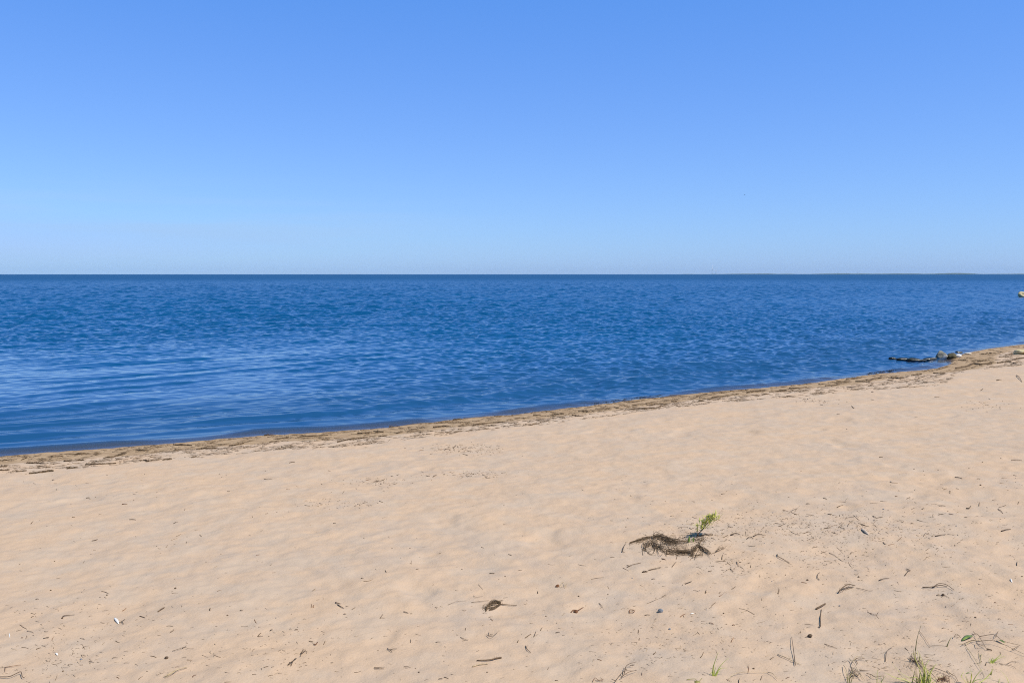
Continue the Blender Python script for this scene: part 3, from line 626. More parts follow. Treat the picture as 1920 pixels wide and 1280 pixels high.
g1, g2 = MB(), MB(); blades(g1, [T('A', [(1048, 553), (1075, 490), (1105, 438)])], 2.0, 0.3); laid(g2, [T('A', [(868, 548), (950, 548), (1048, 553)]), T('A', [(975, 505), (1010, 490), (1050, 488)])], 0.8)  # first laid piece models the blade's cast shadow as a dark stalk
group_thing('grass_shoot', 'single stiff olive grass blade poking up beside the tall bent tuft', 'grass', [('blade', g1, 'dgrass'), ('dry_stalk', g2, 'twig')], ground(*T('A', [(1048, 553)])[0]))
g1, g2 = MB(), MB(); blades(g1, [T('A', q) for q in ([(1550, 735), (1540, 710), (1525, 675)], [(1550, 735), (1555, 700), (1570, 670)], [(1555, 735), (1600, 690), (1665, 635)], [(1555, 738), (1620, 690), (1705, 655)], [(1548, 735), (1530, 720), (1518, 700)], [(1550, 730), (1575, 700), (1590, 690)])], 2.2, 0.3)
group_thing('grass_tuft', 'small young green grass tuft near the right edge under the trailing stem', 'grass', [('green_blade', g1, 'grass')], ground(*T('A', [(1550, 735)])[0]))
g1, g2, g3 = MB(), MB(), MB()
blades(g1, [T('A', q) for q in ([(1320, 985), (1380, 880), (1450, 800)], [(1310, 985), (1330, 870), (1310, 780)], [(1330, 985), (1460, 930), (1540, 850), (1570, 800)], [(1300, 975), (1250, 930), (1215, 880), (1240, 835)], [(1305, 975), (1275, 920), (1255, 860)], [(1310, 975), (1290, 930), (1270, 880)])], 2.2, 0.2)
blades(g2, [T('A', q) for q in ([(1310, 970), (1370, 930), (1430, 915), (1560, 900)], [(1250, 850), (1300, 835), (1345, 828)])], 2.0, 0.2)
group_thing('grass_tuft', 'curled yellow green shoots with a dark leaf at the bottom right edge', 'grass', [('green_blade', g1, 'leaf'), ('dark_leaf', g2, 'dleaf')], ground(*T('A', [(1300, 960)])[0]))
b = MB(); blades(b, [T('A', [(1760, 975), (1720, 890), (1650, 810)]), T('A', [(1635, 980), (1638, 940), (1642, 905)])], 1.6, 0.3); tag(b.build('grass_shoot', M['grass'], None, ground(*T('A', [(1760, 975)])[0])), 'thin green grass blade leaning left at the bottom right corner', 'grass')
b = MB(); blades(b, [T('A', [(1545, 870), (1555, 835), (1570, 795)]), T('A', [(1530, 850), (1550, 840)])], 2.2, 0.3); tag(b.build('leaf_shoot', M['dgrass'], None, ground(*T('A', [(1545, 870)])[0])), 'short green shoot between the curled shoots and the right corner', 'grass')
one('forked_stalk', 'tiny forked dry stalk beside the young grass tuft at right', 'twig', 'dgrass', [T('A', [(1410, 628), (1425, 690), (1430, 740)]), T('A', [(1440, 640), (1430, 700)]), T('A', [(1390, 742), (1432, 740)])], 1.0)
one('root', 'thin branching brown root on the sand near the right edge', 'root', 'twig', [T('A', [(1640, 745), (1720, 760), (1785, 728), (1860, 732)]), T('A', [(1720, 760), (1790, 785), (1830, 805)])], 1.0)
one('stalk', 'long thin green stalk slanting down toward the curled shoots', 'stalk', 'dgrass', [T('A', [(1270, 560), (1340, 670), (1400, 770), (1480, 900)])], 0.9, 0.01)
g1, g2 = MB(), MB(); strand_mat(g1, T('A', [(950, 935), (1010, 915), (1080, 940)]), 6, 34, 0.75, 0.014, 0.7, 2.4); laid(g2, [T('A', [(860, 815), (910, 810), (1030, 858), (1140, 900), (1180, 960)]), T('A', [(860, 840), (900, 900), (960, 960)])], 1.4, 0.01)
g3 = MB(); laid(g3, [T('A', [(1055, 825), (1085, 860), (1125, 885)])], 1.8)
group_thing('root_clump', 'rusty brown clump of fine roots at the bottom edge right of the grass', 'root', [('root_mass', g1, 'bark'), ('root_stem', g2, 'dark'), ('straw', g3, 'straw')], ground(*T('A', [(1010, 920)])[0]))
# dry tangle left of the tuft
g1, g2, g3, g4 = MB(), MB(), MB(), MB()
strand_mat(g4, T('E', [(1690, 700), (1740, 690), (1790, 710)]), 8, 18, 0.75, 0.016, 0.7, 2.2)
laid(g1, [T('A', q) for q in ([(0, 718), (60, 705), (130, 700)], [(70, 830), (180, 835)], [(150, 865), (200, 890), (250, 922), (340, 905), (330, 945)], [(30, 720), (50, 760)], [(0, 860), (60, 890)])], 1.6, 0.012)
laid(g2, [T('E', q) for q in ([(1690, 565), (1740, 640), (1810, 755)], [(1640, 625), (1665, 690), (1690, 768)], [(1700, 640), (1770, 700), (1830, 760)], [(1660, 740), (1740, 725), (1800, 735)], [(1720, 600), (1760, 565), (1830, 560)])], 1.6, 0.02)
blades(g3, [T('E', q) for q in ([(1680, 775), (1670, 700), (1640, 630)], [(1690, 775), (1700, 700), (1730, 640)], [(1700, 775), (1720, 720), (1740, 700)])], 1.4, 0.3)
group_thing('dry_grass_clump', 'tangled clump of dry brown and straw stems left of the tall tuft', 'grass', [('dry_stem', g1, 'twig'), ('straw', g2, 'straw'), ('green_blade', g3, 'dgrass'), ('root_mass', g4, 'twig')], ground(*T('E', [(1730, 690)])[0]))
# tuft in the middle foreground
g1 = MB(); blades(g1, [T('E', q) for q in ([(465, 703), (470, 620), (490, 550), (512, 490)], [(475, 705), (520, 630), (560, 580), (605, 542)], [(475, 705), (520, 645), (560, 630), (595, 632)], [(470, 703), (480, 660), (492, 618)], [(465, 703), (455, 670), (438, 690)], [(480, 705), (510, 660), (540, 632)], [(462, 703), (462, 650), (470, 600)], [(485, 705), (510, 670), (530, 660)])], 1.9, 0.3)
group_thing('grass_tuft', 'little bright green grass tuft of splayed blades alone near the bottom', 'grass', [('green_blade', g1, 'grass')], ground(*T('E', [(470, 703)])[0]))
b = MB(); b.rock(ground(*T('E', [(322, 762)])[0]), (0.014, 0.012, 0.008), 4, 2); laid(b, [T('E', [(228, 742), (300, 742), (320, 755)]), T('E', [(365, 730), (340, 758)])], 1.6)
tag(b.build('sprout', M['dgrass'], None, ground(*T('E', [(322, 762)])[0])), 'green brown sprout cut by the bottom edge left of the little tuft', 'plant')

# ------------------------------------------------------------------ sticks, twigs, shells and pebbles told apart one by one
g1, g2 = MB(), MB(); laid(g1, [T('E', [(1412, 268), (1432, 266), (1430, 190), (1440, 112)])], 2.0, 0.006, 0.9); laid(g2, [T('E', [(1395, 108), (1435, 92), (1476, 62)])], 4.2, 0.008, 0.7)
group_thing('dry_stalk', 'brown dry stalk with a broad head shaped like a T on the sand', 'stalk', [('stalk', g1, 'dark'), ('seed_head', g2, 'twig')], ground(*T('E', [(1430, 266)])[0]))
one('stalk', 'thin brown stalk pointing straight up the picture across a pale reed', 'stalk', 'dark', [T('E', [(1205, 617), (1190, 500), (1173, 362)])], 1.7, 0.012)
one('reed', 'pale broken reed lying under the thin upright brown stalk', 'reed', 'straw', [T('E', [(1048, 515), (1110, 545), (1165, 572), (1255, 607)])], 2.0)
one('reed', 'long pale curved reed lying at the bottom right of the little green tuft', 'reed', 'straw', [T('E', [(600, 745), (660, 703), (760, 686), (960, 680)]), T('E', [(960, 680), (1000, 700), (1040, 740)])], 1.5, 0.01)
g1, g2 = MB(), MB(); g = ground(*T('E', [(1338, 352)])[0]); g1.rock(g + np.array([0, 0, 0.006]), (0.0125, 0.012, 0.010), 33, 3, 0.3, 0.4); laid(g1, [T('E', [(1340, 352), (1318, 355), (1292, 357)])], 2.0, 0.002, 0.3)  # the tapered tail is the lump's shadow, built as a solid shape
tag(g1.build('bark_chip', M['dark'], None, g), 'dark lump of bark with its shadow shaped as a pointed tail below the T shaped stalk', 'bark')
g1, g2 = MB(), MB(); strand_mat(g1, T('F', [(325, 470), (345, 430), (400, 405), (450, 415)]), 4.0, 52, 0.9, 0.010, 0.9, 1.4, 0.12); strand_mat(g1, T('F', [(355, 472), (400, 462), (450, 425)]), 2.6, 26, 0.9, 0.008, 0.9, 1, 0.12); strand_mat(g1, T('F', [(300, 450), (400, 420), (470, 400)]), 5, 14, 0.7, 0.008, 0.9, 2, 0.15); laid(g2, [T('F', [(440, 425), (500, 435), (590, 436)])], 2.2, 0.006)
group_thing('seaweed_knot', 'dark grey knot of dried seaweed with a stub stalk in the middle foreground', 'seaweed', [('strands', g1, 'weed'), ('stub', g2, 'twig')], ground(*T('F', [(380, 440)])[0]))
one('straw', 'thin straight straw lying just above the dark seaweed knot', 'straw', 'twig', [T('F', [(200, 410), (280, 405), (350, 393)])], 1.1)
one('strand', 'long hair thin curled strand left of the seaweed knot', 'seaweed', 'twig', [T('F', [(0, 430), (70, 408), (160, 395)]), T('F', [(220, 350), (240, 370), (300, 355)]), T('F', [(260, 255), (300, 300)])], 0.7)
g1, g2 = MB(), MB(); laid(g1, [T('F', [(245, 908), (360, 908), (410, 895), (458, 884)])], 2.2, 0.006, 1.6)
tag(g1.build('stick', M['twig'], None, ground(*T('F', [(360, 905)])[0])), 'brown stick with a rounded end, upper one of a pair near the bottom', 'stick')
one('stick', 'pale split stick, lower one of a pair near the bottom', 'stick', 'straw', [T('F', [(210, 960), (270, 945), (342, 935)])], 2.6, 0.004, 0.6)
one('branching_twig', 'bare branching twig at the bottom edge with several forks', 'twig', 'dark', [T('F', q) for q in ([(1430, 1105), (1470, 1065), (1510, 1032), (1560, 1025), (1612, 1008)], [(1510, 1032), (1525, 990), (1560, 965), (1612, 933)], [(1480, 1070), (1540, 1045), (1620, 1003)], [(1440, 1097), (1400, 1080)], [(1530, 1000), (1500, 985)], [(1560, 965), (1595, 960)], [(1500, 1050), (1490, 1020)])], 1.6, 0.02, 0.45)
one('root', 'reddish thin root left of the branching twig at the bottom edge', 'root', 'bark', [T('F', [(1240, 1092), (1260, 1065), (1290, 1085), (1335, 1068)]), T('F', [(1330, 1085), (1270, 1080)])], 1.3, 0.008)
g1, g2 = MB(), MB(); g = ground(*T('F', [(938, 272)])[0]); g1.rock(g + np.array([0, 0, 0.005]), (0.012, 0.010, 0.008), 35, 3, 0.35); laid(g2, [T('F', [(960, 275), (985, 236), (1000, 272), (965, 282)]), T('F', [(1000, 285), (1018, 250)])], 1.0, 0.006)
group_thing('dry_leaf', 'brown dry leaf curl with a thin wiry loop above the red bark', 'leaf', [('leaf', g1, 'bark'), ('loop', g2, 'straw')], g)
g1 = MB(); g = ground(*T('F', [(1095, 492)])[0]); g1.rock(g + np.array([0, 0, 0.006]), (0.013, 0.010, 0.008), 36, 3, 0.3); laid(g1, [T('F', [(1055, 495), (1075, 480), (1110, 485), (1135, 470), (1160, 452)])], 2.4, 0.006, 0.5)
tag(g1.build('bark_piece', M['bark'], None, g), 'red brown curved piece of bark right of the seaweed knot', 'bark')
one('bark_ring', 'small red brown bark ring left of the grey pebble', 'bark', 'bark', [T('F', [(1555, 500), (1558, 478), (1580, 480), (1600, 490), (1580, 502), (1558, 498)])], 1.8, 0.006)
def pebble(f, x, y, w, mat, label, group=None, name='pebble', seed=1, h=0.75, cat='pebble'):
    p = T(f, [(x, y)])[0]; g = ground(*p); r = pxr(p, w); b = MB(); b.rock(g + np.array([0, 0, r * h * 0.6]), (r, r * 0.85, r * h), seed, 3, 0.18, 0.3)
    return tag(b.build(name, M[mat], None, g), label, cat, group)
pebble('F', 1820, 490, 10.5, 'slate', 'smooth blue grey pebble lying alone below the seaweed heap', seed=51, h=0.9)
def shell(f, p0, p1, w, mat, label):
    a_, b_ = (ground(*q) for q in T(f, [p0, p1])); mb = MB(); r = pxr(T(f, [p0])[0], w)
    mb.tube([a_ + np.array([0, 0, r * 0.4]), (a_ + b_) / 2 + np.array([0, 0, r * 0.8]), b_ + np.array([0, 0, r * 0.3])], r, None, 10, 0.55, 6, lambda u: 0.1 + 0.95 * math.sin(math.pi * (u * 0.92 + 0.04)) ** 0.7)
    return tag(mb.build('shell', M[mat], None, a_), label, 'shell')
shell('H', (982, 450), (1018, 500), 5.0, 'shell', 'bright white oval shell, the largest, in the left foreground')
shell('H', (478, 750), (494, 768), 3.4, 'shell', 'small white shell fragment near the bottom left')
shell('H', (80, 580), (84, 615), 1.8, 'shell', 'thin white shell sliver near the left edge')
shell('I', (648, 384), (704, 428), 5.5, 'brownshell', 'brown oval mussel shell lying on the sand right of the green plant')
shell('E', (262, 148), (292, 143), 3.2, 'shell', 'tiny white shell chip right of the grey pebble')
shell('I', (1815, 770), (1826, 800), 2.6, 'shell', 'small pale shell chip near the right edge')
one('forked_twig', 'small Y shaped dark twig in the right foreground', 'twig', 'dark', [T('I', [(988, 750), (1005, 730), (1020, 712), (998, 697)]), T('I', [(1018, 712), (1032, 711)])], 1.8, 0.008, 0.8)
one('stick', 'short straight brown stick left of the Y shaped twig', 'stick', 'dark', [T('I', [(783, 787), (820, 778), (866, 768)])], 1.8)
g1, g2 = MB(), MB(); laid(g1, [T('I', [(468, 888), (500, 866), (545, 840), (600, 838)])], 2.6, 0.02, 0.6); strand_mat(g1, T('I', [(470, 885), (520, 855), (580, 838)]), 2.5, 14, 0.9, 0.01, 0.5); laid(g2, [T('I', [(610, 845), (660, 860), (700, 872), (738, 866)])], 1.1)
group_thing('arched_twig', 'long arched dry twig with a thin trailing end, right foreground', 'twig', [('thick_end', g1, 'twig'), ('thin_end', g2, 'dark')], ground(*T('I', [(520, 855)])[0]))
one('forked_twig', 'flat dark twig splitting into two long tips near the right', 'twig', 'dark', [T('I', [(1125, 845), (1210, 847), (1250, 825), (1310, 830), (1372, 866)]), T('I', [(1200, 846), (1260, 838), (1320, 838)])], 2.1, 0.012)
g1 = MB(); g = ground(*T('I', [(1286, 902)])[0]); g1.rock(g + np.array([0, 0, 0.004]), (0.008, 0.008, 0.007), 37, 3, 0.3); laid(g1, [T('I', [(1235, 903), (1285, 905)]), T('I', [(1295, 900), (1340, 925)])], 0.9)
tag(g1.build('twig_knot', M['dark'], None, g), 'dark knot with thin side twigs below the twig with two long tips', 'twig')
one('stick', 'pale edged straight stick near the right edge of the beach', 'stick', 'dark', [T('I', [(1742, 402), (1780, 393), (1816, 386)])], 2.2)
one('stick', 'dark straight stick below the middle of the right beach debris', 'stick', 'dark', [T('I', [(1225, 441), (1265, 436), (1306, 428)])], 2.2)
one('strand', 'thin curled strand beside the dark straight stick at right', 'seaweed', 'twig', [T('I', [(1135, 440), (1150, 420), (1190, 432)]), T('I', [(1320, 425), (1376, 430)])], 0.9)
one('hooked_twig', 'small hook shaped twig above the arched twig', 'twig', 'dark', [T('I', [(318, 782), (303, 768), (306, 742), (322, 724)])], 1.5)
one('leaf_fragment', 'dark curled leaf fragment high on the right beach', 'leaf', 'dark', [T('I', [(1470, 222), (1490, 225), (1505, 203)])], 2.4, 0.006, 0.5)
one('twig', 'dark slanted twig standing left of the seaweed heap', 'twig', 'dark', [T('B', [(150, 652), (168, 608), (190, 560)]), T('B', [(150, 652), (180, 656)])], 1.8, 0.012)  # second piece: the twig's shadow on the sand, modelled as dark wood
one('twig', 'bent twig left below the seaweed heap', 'twig', 'twig', [T('B', [(200, 812), (260, 790), (352, 762)]), T('B', [(200, 790), (225, 795)])], 1.4)
one('twig', 'straight thin twig directly below the left end of the seaweed heap', 'twig', 'twig', [T('B', [(430, 842), (500, 830), (562, 808)])], 1.4)
one('twig', 'short dark twig end beside the straight thin twig below the heap', 'twig', 'dark', [T('B', [(362, 866), (385, 858), (415, 856)])], 2.0)
one('root', 'crooked thin root right of the plant running down to the right', 'root', 'dark', [T('B', [(1790, 675), (1800, 705), (1840, 728), (1925, 768)])], 1.7, 0.008)
one('bark_chip', 'low dark bark chip on the sand right of the plant', 'bark', 'dark', [T('B', [(1300, 475), (1350, 465), (1400, 472)])], 3.0, 0.01, 0.4)
one('twig', 'twig with two bumps right of the bark chip and the plant', 'twig', 'dark', [T('B', [(1470, 512), (1500, 498), (1540, 512)]), T('B', [(1540, 485), (1590, 470), (1650, 476)])], 1.8, 0.008)
one('bent_stick', 'crooked stick with a right angle bend at the bottom left corner', 'stick', 'dark', [T('H', [(0, 962), (80, 967), (140, 945), (180, 930), (192, 968), (212, 970)])], 1.8, 0.012, 0.7)
one('twig', 'thin brown twig above the crooked stick at the bottom left', 'twig', 'bark', [T('H', [(40, 876), (110, 870), (182, 853)]), T('H', [(44, 880), (42, 908)])], 1.5)
g1 = MB(); laid(g1, [jig(T('H', [(1410, 962), (1490, 925), (1540, 900), (1605, 880)]), 1.6) for _ in range(5)], 1.1, 0.01)
tag(g1.build('straw_bundle', M['straw'], None, ground(*T('H', [(1500, 920)])[0])), 'loose bundle of pale dry straws near the bottom left', 'straw')
one('strand', 'wavy thin seaweed strand above the pale straw bundle', 'seaweed', 'dark', [T('H', [(1475, 738), (1540, 722), (1580, 712), (1620, 722), (1660, 716)]), T('H', [(1560, 715), (1600, 690)])], 1.0, 0.008)
pebble('H', 1428, 794, 7.5, 'dark', 'round dark brown pebble above the pale straw bundle', seed=52)
one('dead_leaf', 'dark pointed leaf scrap with a tail in the left foreground', 'leaf', 'dark', [T('H', [(532, 455), (545, 438), (580, 432), (640, 424)])], 3.2, 0.004, 0.2)
one('stick', 'short thick brown stick right of the white oval shell', 'stick', 'twig', [T('H', [(1355, 397), (1385, 378), (1408, 362)])], 2.8, 0.004, 0.8)
one('twig', 'dark forked twig touching the white oval shell', 'twig', 'dark', [T('H', [(1018, 495), (1045, 485), (1072, 462)]), T('H', [(1045, 485), (1060, 503)])], 1.5)
one('star_twig', 'splayed dark twig cluster like a star, upper one, lower left', 'twig', 'dark', [T('G', [(655, 670), (680, 655), (715, 655)]), T('G', [(660, 668), (680, 630)]), T('G', [(670, 665), (700, 640)]), T('G', [(655, 690), (670, 660)])], 1.7, 0.01)
one('star_twig', 'splayed dark twig like a feather, lower one, at lower left', 'twig', 'dark', [T('G', [(548, 762), (585, 742), (622, 708)]), T('G', [(575, 770), (595, 735), (615, 705)]), T('G', [(560, 745), (590, 740)])], 1.9, 0.008)
one('stick', 'pair of parallel thin sticks on the sand at lower left centre', 'stick', 'dark', [T('G', [(1285, 786), (1330, 790), (1378, 780)]), T('G', [(1290, 795), (1330, 797), (1372, 796)])], 1.3)
one('twig', 'bent twig with a kinked elbow at lower centre left', 'twig', 'dark', [T('G', [(1400, 622), (1420, 640), (1442, 654)]), T('G', [(1420, 635), (1450, 632), (1482, 625)])], 1.7)
one('curled_bark', 'curled red bark flake at lower left centre', 'bark', 'bark', [T('G', [(770, 585), (785, 592), (802, 575), (796, 568)])], 2.2)
one('twig', 'beetle shaped dark twig with a long tail in the left middle', 'twig', 'dark', [T('G', [(955, 228), (980, 240), (1000, 240)]), T('G', [(975, 248), (1027, 278)])], 2.2)
one('stick', 'short curved dark twig in the bottom centre', 'twig', 'dark', [T('F', [(665, 783), (680, 820), (708, 840)])], 1.9)
one('twig_tangle', 'small open tangle of thin dry twigs at lower centre', 'twig', 'twig', [T('F', [(330, 690), (375, 715), (425, 668)]), T('F', [(350, 670), (350, 700)]), T('F', [(360, 688), (385, 690)])], 1.2, 0.01)
one('long_stick', 'thin dark straight stick by the right edge in the upper beach', 'stick', 'dark', [T('L', [(1815, 626), (1860, 624), (1905, 626)])], 1.3)
one('dry_stalk', 'thin slanted stalk on the far right beach below the seaweed line', 'stalk', 'twig', [T('M', [(785, 590), (830, 630), (878, 698)])], 1.6, 0.02)
one('bark_chip', 'lone dark chip on clean sand at the far right beach', 'bark', 'dark', [T('M', [(445, 672), (480, 664), (525, 660)])], 2.2)
one('twig', 'bent pale brown twig standing at the lower right beside dry clump', 'twig', 'dark', [T('A', [(360, 725), (370, 640), (395, 600), (432, 568)])], 1.3, 0.008)

